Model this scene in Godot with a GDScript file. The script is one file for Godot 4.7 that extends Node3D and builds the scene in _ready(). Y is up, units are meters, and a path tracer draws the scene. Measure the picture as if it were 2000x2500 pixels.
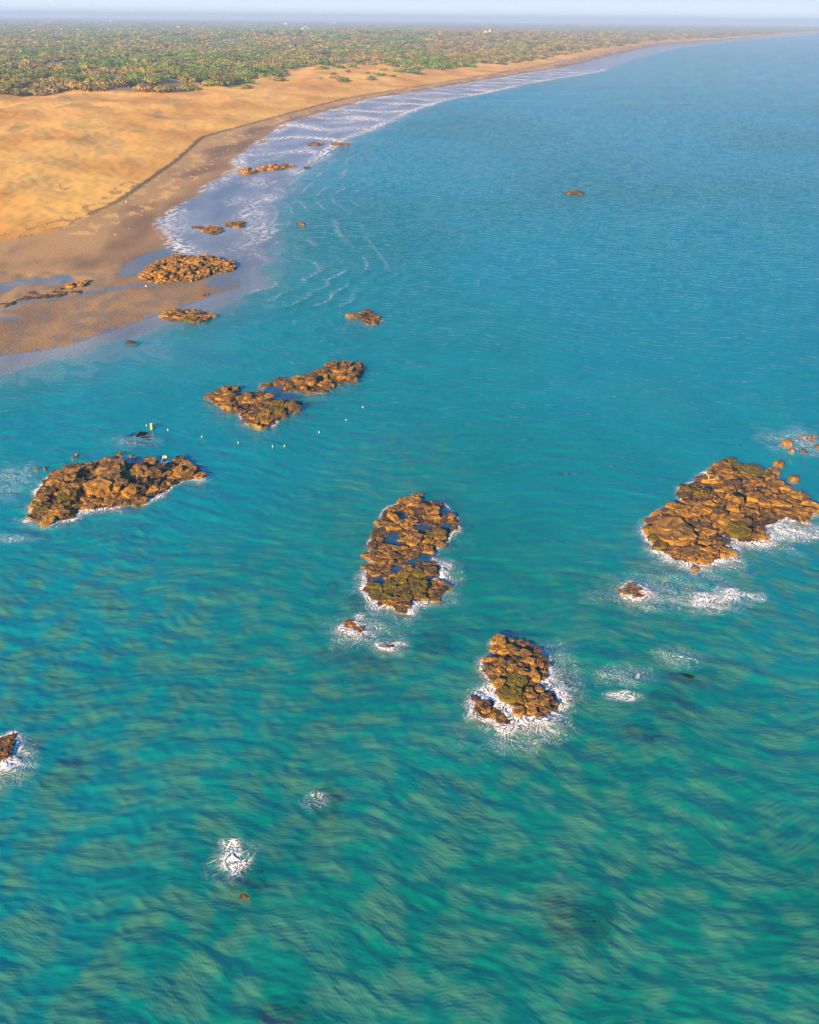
extends Node3D
# A sandy bay with rock islets, seen from about eighty metres up. Units are metres, y is up, the sea level is y = 0.

const FAR_EDGE := 24000.0

const ROCKS := {
	"A": {"polys": [[-68,-147.93,-68.8,-152.53,-68.86,-156.38,-70.57,-159.33,-70.49,-165.6,-68.46,-167.82,-68.85,-171.16,-66.55,-170.66,-64.5,-170.14,-63.3,-172.45,-61.26,-173.65,-60.01,-176.03,-57.76,-173.16,-55.73,-170.93,-53.96,-173.26,-49.53,-172.79,-46.55,-172.29,-42.64,-171.82,-40.79,-167.96,-40.6,-165.25,-44.05,-165.17,-45.74,-162.49,-46.71,-158.89,-49.39,-155.37,-53.35,-153.83,-56.97,-152.8,-60.27,-152.25,-60.1,-149.02,-63.23,-147.59,-65.82,-147.76]], "moss": [[-63.25,-154.01,1.95,1.9],[-67.04,-152.98,1.29,2.35]], "pool": [[-67.14,-157.07,1.76,0.69],[-65.61,-166.14,2.53,1.18],[-67.95,-170.5,0.7,1.12]], "rock": [[-58.01,-166.37,3,2.95],[-57.64,-162.64,2.26,2.33],[-52.89,-165.45,2.18,3.99],[-58.4,-159.03,2.45,2],[-64.1,-161.45,2.47,2.05],[-59.72,-170.7,1.18,1.01],[-67.95,-170.5,0.94,1.4],[-69.54,-160.81,1.57,2.54],[-69.98,-166.04,1.38,1.61],[-49.91,-161.78,2.03,2.05],[-47.2,-168.78,1.4,1.37],[-44.86,-168.84,1.17,1.65],[-41.83,-167.82,1.16,1.91],[-52.09,-157.19,2.43,1.96],[-61.78,-156.97,1.76,2.45],[-63.25,-154.02,2.6,2.14]]},
	"B": {"polys": [[-47.71,-209.17,-45.53,-205.89,-42.19,-201.78,-39.52,-201.23,-38.27,-197.83,-36.23,-193.65,-34.43,-192.22,-31.75,-192.3,-30.07,-193.23,-29.64,-196.84,-27.26,-200,-25.38,-201.94,-25.39,-206.48,-26.73,-207.77,-29.07,-207.36,-32.45,-207.6,-33.23,-211.64,-35.61,-212.95,-39.77,-211.44,-45.08,-211.29,-47.61,-210.53],[-37.21,-217.14,-34.23,-220.88,-31.49,-223.2,-28.02,-224.06,-24.72,-226.84,-20.15,-234.53,-17.59,-235.85,-13.07,-235.99,-11.85,-229.98,-13.73,-223.75,-16.58,-220.68,-19.06,-216.98,-20.74,-213.39,-23.95,-213.65,-26.99,-214.61,-29.53,-215.24,-32.3,-217.65,-35.13,-216.49],[-48.19,-212.92,-46.56,-214.02,-43.57,-213.76,-42.65,-215.55,-41,-214.54,-41.23,-212.92,-43.33,-212.37,-46.35,-211.59]], "moss": [[-28.6,-205.36,2.6,2.6],[-30.69,-201.45,2.56,3.15],[-31.58,-197.69,1.37,3.06]], "pool": [[-32.96,-215.08,2.7,2.46],[-29.47,-210.67,3.38,2.38]], "rock": []},
	"C": {"polys": [[-1.55,-156.53,1.24,-158.96,2.04,-157.79,4.16,-156.66,6.41,-156.42,7.5,-153.28,8.68,-150.25,8.91,-146.49,7.2,-144.37,6.5,-141.82,4.85,-139.56,3.97,-137.37,4.17,-135.25,5.21,-134.11,5.25,-130.95,4.38,-128.1,4.67,-125.99,4.3,-124.32,2.95,-122.87,0.53,-122.03,0.1,-120.05,-1.09,-120.41,-2.74,-121.37,-4.5,-121.73,-5.76,-123.11,-7.35,-126.17,-6.96,-127.45,-6.99,-130.71,-5.97,-134.11,-7.09,-140.78,-5.31,-145.92,-5.34,-150.76,-4.52,-153.58,-3.23,-154.75]], "moss": [[-1.95,-125.9,4.82,2.72],[3.57,-143.02,0.74,1.27],[4.96,-144.33,0.75,1.03],[1.2,-129.78,1.72,1.31]], "pool": [[-2.84,-141.93,1.35,3.26],[-1.08,-150.31,1.03,1.37],[6.32,-152.99,1.43,1.97],[2.49,-146.75,2.15,1.06],[2.26,-150.66,1.55,0.72],[2.76,-136.41,1.55,1.77],[-2.29,-132.15,1.28,1.24],[-4.74,-128.79,1.37,1.19],[0.38,-134.48,1.06,1.15],[-5.06,-138.39,0.84,1.45],[-3.09,-147.83,1.01,1.07],[3.5,-129.82,0.92,0.77],[6.66,-147.24,0.76,1.06]], "rock": [[0.85,-141.48,1.41,2.25],[5.19,-143.58,1.37,1.92],[3.56,-142.78,0.8,1.52],[-1.18,-137.03,1.32,1.07],[5.34,-156.11,0.93,0.93],[6.92,-153.41,0.42,0.74],[0.97,-158.36,0.8,0.74],[-2.71,-130.14,0.98,1.1],[3.43,-133.62,0.82,1.14]]},
	"D": {"polys": [[12.14,-112.25,12.87,-113.22,14.39,-113.57,15.57,-112.15,16.84,-112.81,17.76,-111.88,18.87,-110.33,19.69,-108.07,19.45,-105.41,18.97,-103.69,19.28,-102.02,19.91,-100.26,19.76,-98.52,18.72,-96.95,17.16,-95.78,15.32,-95.62,14.45,-95.23,13.84,-95.72,13.68,-97.64,12.34,-98.67,12.08,-99.72,11.95,-101.35,11.45,-102.72,10.6,-104.4,10.27,-106.13,10.39,-107.9,11.9,-108.83,12.76,-109.46],[8.6,-99.93,9.39,-100.22,10.08,-99.03,11.19,-99.18,11.83,-97.61,12.92,-96.6,13.45,-95.09,12.66,-93.59,11.84,-94.56,10.93,-95.55,9.84,-95.28,8.97,-95.9,8.65,-97.69]], "moss": [[14.62,-102.25,1.65,2.08],[13.52,-99.63,1.71,1.61],[12.22,-108.39,0.63,0.6],[16.67,-109.38,0.55,0.61]], "pool": [[14.1,-108.12,0.54,0.51],[17.58,-107.73,0.54,0.6],[13.31,-105.17,0.44,1.01],[16.99,-105.66,0.71,0.8],[18.36,-102.28,0.78,0.83],[15.6,-110.59,0.55,0.47]], "rock": [[12.3,-102.46,0.91,1.04],[14.54,-102.24,1.48,1.8],[13.71,-99.77,1.62,1.47],[14.41,-105.62,0.8,0.87],[15.84,-103.93,1.23,1.28],[14.08,-109.95,1.19,1.08],[16.17,-108.92,1.27,0.99],[16.81,-107.27,1.08,0.74],[13.15,-112.12,1.02,1.11],[15.58,-105.78,0.71,0.73],[17.42,-103.95,0.7,1.07],[17.79,-101.17,0.6,0.55],[11.36,-107.7,0.99,0.42],[14.49,-96.5,0.75,1.02],[16.18,-96.65,0.63,0.77],[12.63,-106.61,0.81,0.44],[18.61,-106.57,0.49,0.59],[17.71,-96.93,0.5,0.58]]},
	"E": {"polys": [[41.71,-146.22,43.88,-151.4,47.53,-155.62,51.06,-156.56,51.93,-163.2,55.95,-167.01,60.75,-172.47,63.32,-175.56,66.7,-176.16,66.84,-173.12,69.39,-173.18,69.96,-169.75,71.74,-166.45,72.86,-163.24,74.82,-159.27,75.27,-156.26,73.23,-152.87,71.56,-150.4,69.23,-150.75,67.46,-152.74,66.16,-149.49,63.06,-148.63,61.73,-145.13,60.45,-142.85,57.17,-142.78,55.9,-144.62,54.72,-144.98,54.15,-142.35,55.31,-140.19,53.85,-137.68,50.53,-135.88,47.81,-134.8,46.07,-135.45,43.95,-137.48,42.67,-139.57,41.61,-142.82]], "moss": [[68.5,-171.64,2.53,2.98],[54.46,-162.78,1.21,2.28],[57.94,-145.82,2.04,2.3],[43.26,-143.61,1.28,2.25],[64.75,-174.52,1.71,2.04],[57.08,-166.53,1.65,1.89]], "pool": [[46.86,-140.55,1.44,0.8],[54.73,-152.84,1.35,1.03],[49.77,-144.85,0.55,0.76],[46.09,-145.16,0.92,1.14],[46.28,-149.42,0.47,0.64],[65.49,-165.31,0.82,0.84]], "rock": [[46,-145.26,3.51,4.58],[48.36,-150.28,1.52,1.81],[68.42,-171.39,2.53,2.73],[66.84,-159.52,2.19,3.09],[57.94,-145.81,2.22,2.11],[50.65,-146.81,1.68,2.33],[55.77,-154.53,1.75,1.89],[61.21,-152.18,1.73,1.85],[49.77,-142.07,1.45,1.47],[61.33,-161.59,2.21,2.26],[64.95,-161.67,2.01,1.81],[54.91,-157.05,1.96,1.72],[69.61,-154.43,2.52,1.89],[59.51,-155.46,1.95,2.12],[63.17,-150.61,1.9,1.61]]},
	"G": {"polys": [[-94.63,-325.04,-94.29,-335.06,-94.68,-342.03,-91.49,-349.42,-89.58,-354.49,-86.5,-355.91,-80.64,-353.65,-76.69,-355.1,-70.62,-352.87,-65.53,-349.39,-63.37,-339.91,-64.61,-332.97,-69.33,-331.08,-71.89,-323.86,-76.16,-319.44,-82.06,-317.11,-84.74,-315.45,-89.29,-317.32]], "moss": [], "pool": [], "rock": []},
	"I": {"polys": [[-75.29,-279.31,-75.04,-282.66,-72.3,-284.88,-66.2,-284.69,-63.38,-282.26,-61.98,-279.81,-58.56,-278.7,-59.99,-276.61,-61.52,-271.76,-64.61,-270.47,-66.97,-273.14,-71.16,-273.78,-74.18,-276.08]], "moss": [[-64.43,-272.81,2.45,2.75]], "pool": [[-68.41,-284.12,1.38,1.18]], "rock": []},
	"H": {"polys": [[-116.79,-307.14,-115.94,-308.1,-114.03,-305.88,-113.75,-303.63,-115.27,-304.02],[-115.69,-312.32,-115.36,-315.67,-114.11,-314.76,-111,-308.77,-110.36,-305.31,-112.34,-306.41],[-111.36,-312.5,-111.35,-315.84,-109.37,-312.58,-108.69,-308.12,-110.22,-309.26],[-109.84,-314.47,-111.4,-322.22,-109.66,-319.32,-108.4,-314.05]], "moss": [], "pool": [], "rock": []},
	"Hl": {"polys": [[-125.17,-285.15,-125.41,-289.22,-124.64,-294.27,-121.82,-299.57,-118.59,-301.46,-116.32,-304.24,-112.83,-303.48,-107.82,-305.94,-107.35,-303.7,-110.83,-300.89,-115.3,-297.22,-120.44,-295.72,-123.88,-293.45,-124.64,-287.2]], "moss": [], "pool": [], "rock": []},
	"L": {"polys": [[-101.74,-576.3,-99.77,-582.85,-92.49,-583.39,-90.62,-572.91,-92.96,-566.54,-97.42,-568.27],[-92.97,-586.61,-87.48,-589.21,-86.57,-582.75,-91.63,-581.73],[-88.56,-599.18,-84.86,-604.49,-75.16,-602.93,-72.76,-595.86,-77.01,-592.2,-79.67,-583.9,-84.74,-585.04]], "moss": [], "pool": [], "rock": []},
	"M": {"polys": [[-95.64,-414.31,-91.11,-414.56,-87.09,-412.18,-81.8,-413.76,-79.95,-404.94,-81.3,-397.5,-86.62,-402.11,-90.58,-409.43],[-81.46,-420.36,-78.43,-423.76,-73.19,-423.5,-72.02,-412.98,-76.05,-412.77,-80.25,-416.45]], "moss": [], "pool": [], "rock": []},
	"J": {"polys": [[-18.56,-279.95,-14.81,-284,-13.67,-287.77,-12.42,-282.51,-8.6,-275.76,-12.06,-270.22,-15.85,-276.24]], "moss": [], "pool": [], "rock": []},
	"K": {"polys": [[-78.9,-252.29,-77.56,-253.42,-75.54,-251.98,-75.63,-249.83,-77.68,-250.19]], "moss": [], "pool": [], "rock": []},
	"N1": {"polys": [[-75.08,-712.57,-70.88,-721.59,-65.27,-717.74,-65.16,-705,-73.55,-705.66]], "moss": [], "pool": [], "rock": []},
	"N2": {"polys": [[-58.99,-715.43,-54.81,-723.03,-47.56,-716.44,-48.69,-707.84,-57.1,-708.5]], "moss": [], "pool": [], "rock": []},
	"O": {"polys": [[80.19,-514.23,84.66,-519.81,89.92,-516.17,87.37,-509.5,81.82,-507.87]], "moss": [], "pool": [], "rock": []},
	"Pk": {"polys": [[-50.91,-421.83,-49.36,-425.64,-46.84,-423.9,-47.52,-420.17]], "moss": [], "pool": [], "rock": []},
	"Q": {"polys": [[-51.65,-90.6,-50.28,-91,-49.29,-91.78,-48.08,-89.91,-48.28,-88.43,-48.43,-86.84,-50.06,-86.6]], "moss": [], "pool": [], "rock": []},
	"R": {"polys": [[-17.47,-68.22,-16.34,-68.33,-15.87,-67.21,-16.52,-66.8,-17.21,-67.19]], "moss": [], "pool": [], "rock": []},
	"S1": {"polys": [[-9.92,-115.64,-9.43,-116.84,-8.69,-117.66,-7.74,-116.87,-6.64,-115.31,-6.61,-114.63,-8.52,-114.79,-9.77,-115.06],[-7.98,-118.28,-7.62,-118.9,-7.25,-118.5,-7.34,-117.89,-7.79,-117.88]], "moss": [], "pool": [], "rock": []},
	"S2": {"polys": [[-4.81,-111.41,-3.72,-111.61,-2.19,-111.64,-1.42,-111.75,-0.93,-111.38,-1.19,-110.92,-1.96,-110.9,-2.59,-110.16,-3.9,-110.41]], "moss": [], "pool": [], "rock": []},
	"T": {"polys": [[33.91,-127.51,35.54,-129.42,37.54,-127.12,37.64,-125.07,35.44,-124.13,33.87,-124.77]], "moss": [], "pool": [], "rock": []},
	"L2": {"polys": [[-65.83,-595.29,-64.62,-598.74,-62.39,-598.45,-62.75,-592.63,-64.76,-590.94]], "moss": [], "pool": [], "rock": []},
	"s1": {"polys": [[-68.36,-302.8,-67.85,-304.88,-66.52,-302.87,-66.65,-300.83,-67.7,-300.79]], "moss": [], "pool": [], "rock": []},
}
const STONES := [[80.56,-185.84,1.17,1.23],[85.76,-189.54,0.5,0.72],[87.07,-189.57,0.38,0.72],[88.07,-189.76,0.5,0.72],[86.08,-186.9,0.46,0.93],[86.63,-184.33,0.67,1.37],[80.5,-182.22,0.67,0.82],[82.68,-182.13,0.48,1.04],[82.96,-181.25,0.36,0.67],[83.95,-188.62,0.25,0.39],[75.01,-175.02,1.18,1.13],[71.53,-170.95,0.84,1.48],[73.21,-170.99,0.8,1.48],[72.78,-172.8,0.47,0.75],[72.01,-165.94,1.23,1.18],[47.13,-133.45,0.66,0.94],[71.11,-168.76,1.25,1.21],[72.43,-163.64,1.42,1.01],[75.74,-168.39,1.04,0.96],[-59.75,-176.78,0.73,0.83],[-61.5,-174.38,0.67,0.93],[-68.62,-174.78,0.34,0.58],[-68.24,-176.27,0.34,0.53],[-57.07,-175.84,0.43,0.59],[-56.02,-175.1,0.36,0.7],[-63.78,-148.18,0.74,0.63],[-72.57,-169.82,0.35,0.55],[-74.01,-169.22,0.33,0.5]]
const SUNKEN := [[17.31,-65.06,3.51,3.65],[35.02,-99.14,3,3.38],[-9.1,-80.86,2.12,3.52],[-11.09,-54.94,2.8,1.6],[3.76,-112.46,2.97,3.55],[39.93,-105.31,3.42,1.29],[-46.88,-88.43,3.5,2.17],[-16.86,-70.16,2.15,2.4],[-7.48,-123.12,2.54,4.63],[-9.16,-110.18,3.51,1.97],[-12.01,-128.3,1.05,1.48],[20.8,-102.41,2.51,4.43],[29.47,-93.34,3.14,1.95],[-41.79,-86.68,1.97,0.84],[-58.67,-185.02,5.21,5.47],[-5.53,-107.34,2.87,1.71]]
const LINE_SHORE := [238.7,-108.4,246.1,-94.7,265.5,-83.4,283.1,-73.2,301.7,-64.2,315.2,-55.8,368.4,-91,420.5,-111.6,515.2,-109,591.6,-105.7,623.8,-112.4,863.6,-108,1136.8,-50.1,1478.2,87.2,2055.8,313.6,2692.3,513.7,3756.2,859.4,5454.5,1666.3,9123.5,3483.4]
const LINE_OUTER := [229,-104.6,238.5,-92.1,256.9,-81,273.5,-71,295.5,-57.8,339.8,-55,385,-60.3,409.6,-63.8,476.6,-70.4,567.7,-67.9,741,-52.6,817.6,-35,987.2,-4.1,1142.5,34.8,1238.9,80.5,1462.3,161.5,1832.5,326.5,2392.3,494.9,3447.1,856.7,4878.4,1491.8,8162.4,3118.2]
const LINE_WET := [338.5,-168.9,373.7,-160.7,398.6,-145.1,468,-138.7,614.8,-143.6,738,-152.8,924,-115.2,1127,-72.2,1308.4,-5.6,1916.6,217.4,3218,612.2,4332.1,989.4]
const POOLS := [[[-137.9,-307.5,-130.24,-315.93,-120.48,-319.7],8],[[-126.17,-281.1,-123.74,-289.52,-119.87,-294.01,-114.76,-295.68,-109.2,-299.38,-105.32,-305.16,-99.81,-306.43,-96.18,-310.28],2.6],[[-92.18,-312.6,-83.36,-315.69,-74.97,-321.64,-66.51,-328.95],2.2],[[-98.45,-329.94,-99.53,-337.8,-99.07,-347.38,-96.8,-359.61,-90.73,-366.97,-79.26,-364.66],5],[[-63.95,-318.72,-61.55,-329.17,-59.63,-339.58,-55.16,-349.38],5],[[-123.62,-271.56,-118.91,-273.45],3]]
const FOAM := [
	[[-5.85,-115.13,6.11,6.37], "white lace of foam drifting beside the mossy pool reef", 0.6944],
	[[41.59,-126.67,13.2,6.53], "broad lace of foam below the broad cracked islet", 0.7616],
	[[45.99,-123.63,5.19,3.47], "thick breaking crest below the broad cracked islet", 1.1],
	[[51.65,-125.47,4.81,2.9], "curling white crest off the broad cracked islet", 1.1],
	[[67.43,-146.52,8.88,4.49], "long white breaker rolling past the broad cracked islet", 1.1],
	[[30.05,-104.35,4.57,3.07], "sparkling foam patch right of the boulder islet", 0.896],
	[[28.71,-100.31,2.59,1.63], "small bright breaker near the boulder islet", 1.1],
	[[38.28,-109.15,3.55,2.62], "scattered foam patch in the open green water", 0.84],
	[[-18.72,-72.38,2.49,3.6], "round white foam patch over the dark rock tip", 1.0976],
	[[-10.51,-80.78,1.91,1.9], "faint foam speckle over a sunken rock", 0.7392],
	[[20.65,-105.88,3.46,7.52], "foam lace trailing off the boulder islet", 0.8064],
	[[12,-100.16,3.69,4.64], "white splash at the foot of the boulder islet", 1.064],
	[[-77.27,-163.3,7.38,9.67], "foam slick beside the flagged islet", 0.672],
	[[-67.63,-141.32,4.72,1.93], "thin foam crest in the water near the flagged islet", 0.896],
	[[83.46,-187.19,8.41,9.04], "foam among the round brown boulders", 0.84],
	[[-58.45,-184.27,7,4.12], "faint foam over the sunken ledge behind the flagged islet", 0.56],
]
const HOUSES := [[-1743.94,-4709.9],[-1745.18,-4841.08],[-1757.37,-5275.41],[-1654.26,-5201.5],[-1631.25,-5379.58],[-1572.28,-5428.29],[-1585.73,-5587.97],[-1489.25,-5333.77],[-1591.01,-5765.17],[-1518.7,-5645.07],[-1347.92,-5290.07],[-1306.78,-5480.04],[-1499.01,-6719.68],[-1143.23,-5152.33],[-1236.39,-5885.54],[-3427.51,-9974.71],[-3401.93,-11867.5],[-886.28,-5817.12],[-1269.91,-10456.3],[-734.65,-6971.24],[-818.24,-8004.09],[-936,-12342.2],[-643.99,-6390.13],[-19.65,-20273.9],[659.25,-14173],[444.55,-5075.74],[2612.73,-15478.4],[2243.67,-14197],[5068.01,-15685.1],[-16.49,-17143.1]]
const FLOATS := [[-58.08,-192.38],[-52.88,-190.19],[-44.69,-186.33],[-36.4,-183.46],[-28.86,-181.51],[-26.4,-181.78],[-19.86,-189.48],[-14.46,-196.94],[-11.07,-204.57]]

var line_shore := PackedFloat32Array()
var line_outer := PackedFloat32Array()
var line_wet := PackedFloat32Array()
var line_scrub := PackedFloat32Array()
const STEPS := 900
const NEAREST := 180.0

var n_soft := FastNoiseLite.new()
var n_dune := FastNoiseLite.new()
var n_fine := FastNoiseLite.new()
var n_wave := FastNoiseLite.new()
var n_chop := FastNoiseLite.new()
var n_silt := FastNoiseLite.new()
var n_rock := FastNoiseLite.new()
var used := {}
var rng := RandomNumberGenerator.new()
var M := {}

func _ready() -> void:
	rng.seed = 7
	set_camera_and_light()
	set_noises()
	set_lines()
	set_materials()
	build_ground()
	build_sea()
	build_rocks()
	build_foam()
	build_scrub()
	build_buildings()
	build_people_and_gear()

func set_camera_and_light() -> void:
	var cam := Camera3D.new()
	cam.name = "camera"
	cam.position = Vector3(0, 80, 0)
	cam.rotation_degrees = Vector3(-27.65, 0, 0.6)
	cam.fov = 57.0
	cam.near = 1.0
	cam.far = 60000.0
	cam.current = true
	add_child(cam)
	var sky_look := ProceduralSkyMaterial.new()
	sky_look.sky_top_color = Color(0.03, 0.35, 0.57)
	sky_look.sky_horizon_color = Color(0.61, 0.61, 0.61)
	sky_look.sky_curve = 0.019
	sky_look.ground_horizon_color = Color(0.5, 0.54, 0.57)
	sky_look.ground_bottom_color = Color(0.2, 0.3, 0.35)
	sky_look.sun_angle_max = 25.0
	sky_look.sun_curve = 0.12
	var sky := Sky.new()
	sky.sky_material = sky_look
	var e := Environment.new()
	e.background_mode = Environment.BG_SKY
	e.sky = sky
	e.tonemap_mode = Environment.TONE_MAPPER_LINEAR
	e.tonemap_exposure = 3.7
	e.sdfgi_enabled = true
	e.ssao_enabled = true
	e.ssil_enabled = true
	e.fog_enabled = true
	e.fog_density = 0.00012
	e.fog_light_color = Color(0.62, 0.77, 0.97)
	var we := WorldEnvironment.new()
	we.name = "world_environment"
	we.environment = e
	add_child(we)
	var sun := DirectionalLight3D.new()
	sun.name = "sun"
	sun.light_energy = 1.6
	sun.light_color = Color(1.0, 0.80, 0.50)
	sun.light_angular_distance = 0.5
	sun.shadow_enabled = true
	# low behind the viewer's left shoulder: shadows run away and to the right
	sun.rotation_degrees = Vector3(-18.0, -30.0, 0)
	add_child(sun)

func noise(kind: int, freq: float, octaves: int, s: int) -> FastNoiseLite:
	var n := FastNoiseLite.new()
	n.noise_type = kind
	n.frequency = freq
	n.seed = s
	n.fractal_type = FastNoiseLite.FRACTAL_FBM if octaves > 1 else FastNoiseLite.FRACTAL_NONE
	n.fractal_octaves = octaves
	return n

func set_noises() -> void:
	var sx := FastNoiseLite.TYPE_SIMPLEX_SMOOTH
	n_soft = noise(sx, 1.0, 1, 11)
	n_dune = noise(sx, 1.0, 3, 12)
	n_fine = noise(sx, 1.0, 4, 13)
	n_wave = noise(sx, 1.0, 2, 14)
	n_chop = noise(sx, 1.0, 2, 15)
	n_silt = noise(sx, 1.0, 4, 16)
	n_rock = noise(sx, 1.0, 3, 17)

# ---- coast lines as x over the distance d = -z, smoothed

func bake_line(pts: Array, smooth: int) -> PackedFloat32Array:
	var out := PackedFloat32Array()
	out.resize(STEPS + 1)
	for i in STEPS + 1:
		var d := NEAREST * pow(FAR_EDGE * 1.1 / NEAREST, float(i) / STEPS)
		var k := 0
		while k < pts.size() - 4 and d > pts[k + 2]:
			k += 2
		var t: float = (d - pts[k]) / (pts[k + 2] - pts[k])
		out[i] = lerpf(pts[k + 1], pts[k + 3], t)
	for s in smooth:
		var b := out.duplicate()
		for i in range(1, STEPS):
			out[i] = b[i] * 0.5 + (b[i - 1] + b[i + 1]) * 0.25
	return out

func set_lines() -> void:
	line_shore = bake_line([180.0, -240.0, 215.0, -160.0] + LINE_SHORE + [25000.0, 11400.0], 5)
	line_outer = bake_line([180.0, -225.0, 205.0, -150.0] + LINE_OUTER + [25000.0, 11300.0], 8)
	line_wet = bake_line([180.0, -300.0] + LINE_WET + [5454.0, 1610.0, 9123.0, 3400.0, 25000.0, 11300.0], 6)
	line_scrub = bake_line([180.0, -900.0, 700.0, -640.0, 960.0, -480.0, 1042.0, -421.0, 1103.0, -375.0, 1125.0, -262.0, 1224.0, -210.0, 1330.0, -165.0, 1450.0, -75.0, 1565.0, -12.0, 1696.0, 52.0, 2133.0, 225.0, 2659.0, 385.0, 3849.0, 790.0, 4300.0, 940.0, 5454.0, 1560.0, 9123.0, 3330.0, 25000.0, 11100.0], 2)

func at_line(l: PackedFloat32Array, d: float) -> float:
	var f := clampf(log(d / NEAREST) / log(FAR_EDGE * 1.1 / NEAREST), 0.0, 0.9999) * STEPS
	var i := int(f)
	return lerpf(l[i], l[i + 1], f - i)

func row_of(d: float) -> Array:
	var xs := at_line(line_shore, d)
	var xo := maxf(at_line(line_outer, d), xs + 4.0)
	var xw := minf(at_line(line_wet, d), xs - 6.0)
	var xv := minf(at_line(line_scrub, d), xw - 12.0)
	var slope := (at_line(line_shore, d * 1.06) - at_line(line_shore, d * 0.94)) / (d * 0.12)
	return [xs, xo, xw, xv, 1.0 / sqrt(1.0 + slope * slope)]

# distance from a point to a run of segments given as x, z, x, z ...
func to_run(x: float, z: float, p: Array) -> float:
	var best := 1e9
	var k := 0
	while k < p.size() - 2:
		var ax: float = p[k]
		var az: float = p[k + 1]
		var bx: float = p[k + 2] - ax
		var bz: float = p[k + 3] - az
		var t := clampf(((x - ax) * bx + (z - az) * bz) / (bx * bx + bz * bz), 0.0, 1.0)
		var ex := x - ax - bx * t
		var ez := z - az - bz * t
		best = minf(best, ex * ex + ez * ez)
		k += 2
	return sqrt(best)

func bare_pocket(x: float, d: float) -> float:
	# the sandy hollow with scattered shrubs behind the beach
	var u := (x + 118.0) / 105.0 - (d - 1620.0) / 700.0 * 0.7
	var v := (d - 1590.0) / 330.0
	return 1.0 - smoothstep(0.75, 1.1, sqrt(u * u + v * v) + 0.22 * n_soft.get_noise_2d(x * 0.02, d * 0.008))

func ground_height(x: float, d: float, r: Array) -> float:
	var xs: float = r[0]
	var xo: float = r[1]
	var xw: float = r[2]
	var c: float = r[4]
	var h := 0.0
	if x > xo:
		h = maxf(-0.30 - 0.03 * (x - xo) * c, -2.4) + 0.12 * n_soft.get_noise_2d(x * 0.05, d * 0.05)
	elif x > xs:
		var t := (x - xs) / (xo - xs)
		var bars := 0.0
		if d > 330.0 and d < 1500.0:
			bars = 0.20 * n_dune.get_noise_2d(x * 0.022 + d * 0.006, d * 0.011) * (1.0 - t) * smoothstep(330.0, 390.0, d)
		h = -0.03 - 0.25 * t + bars
	elif x > xw:
		var t := (xs - x) / (xs - xw)
		h = 1.25 * pow(t, 1.6) + 0.03 * n_dune.get_noise_2d(x * 0.03, d * 0.02) * smoothstep(0.0, 0.1, t)
	else:
		var s := (xw - x) * c
		h = 1.25 + 0.55 * smoothstep(0.0, 2.2, s) * (0.35 + 0.65 * smoothstep(400.0, 520.0, d))
		var ridge := 1.0 - 2.2 * absf(n_dune.get_noise_2d(x * 0.0060 + 3.0, d * 0.0035))
		h += smoothstep(0.0, 130.0, s) * (1.8 + 2.6 * ridge) + 1.5 * n_dune.get_noise_2d(x * 0.02, d * 0.012) * smoothstep(2.0, 30.0, s)
		h += 0.16 * n_soft.get_noise_2d(x * 0.16, d * 0.10) * smoothstep(1.0, 8.0, s)
		var v := (float(r[3]) - x) * c
		if v > -40.0:
			var k := smoothstep(-40.0, 90.0, v) * (1.0 - 0.6 * bare_pocket(x, d))
			h += k * (3.2 + 4.0 * n_dune.get_noise_2d(x * 0.010, d * 0.006))
			if d > 2400.0:
				h += 17.0 * exp(-pow((d - 4250.0) / 800.0, 2.0)) * smoothstep(0.0, 500.0, v) * smoothstep(-1500.0, -200.0, x)
	if d < 430.0 and x < -30.0:
		for p in POOLS:
			var w: float = p[1]
			var q := to_run(x, -d, p[0]) / w + 0.35 * n_soft.get_noise_2d(x * 0.12, d * 0.12)
			if q < 1.5:
				h = lerpf(h, minf(h, -0.07), 1.0 - smoothstep(0.55, 1.45, q))
	return h

# ---- materials

func grain(freq: float, octaves: int, s: int, size: int, kind := FastNoiseLite.TYPE_SIMPLEX) -> Image:
	var n := noise(kind, freq, octaves, s)
	return n.get_seamless_image(size, size, false, false, 0.15, true)

func ramp_of(im: Image, dark: Color, light: Color) -> ImageTexture:
	var out := Image.create(im.get_width(), im.get_height(), false, Image.FORMAT_RGB8)
	for y in im.get_height():
		for x in im.get_width():
			out.set_pixel(x, y, dark.lerp(light, im.get_pixel(x, y).r))
	return ImageTexture.create_from_image(out)

func plain(r: float, g: float, b: float, rough := 0.9) -> StandardMaterial3D:
	var m := StandardMaterial3D.new()
	m.albedo_color = Color(r, g, b).linear_to_srgb()
	m.roughness = rough
	return m

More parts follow.
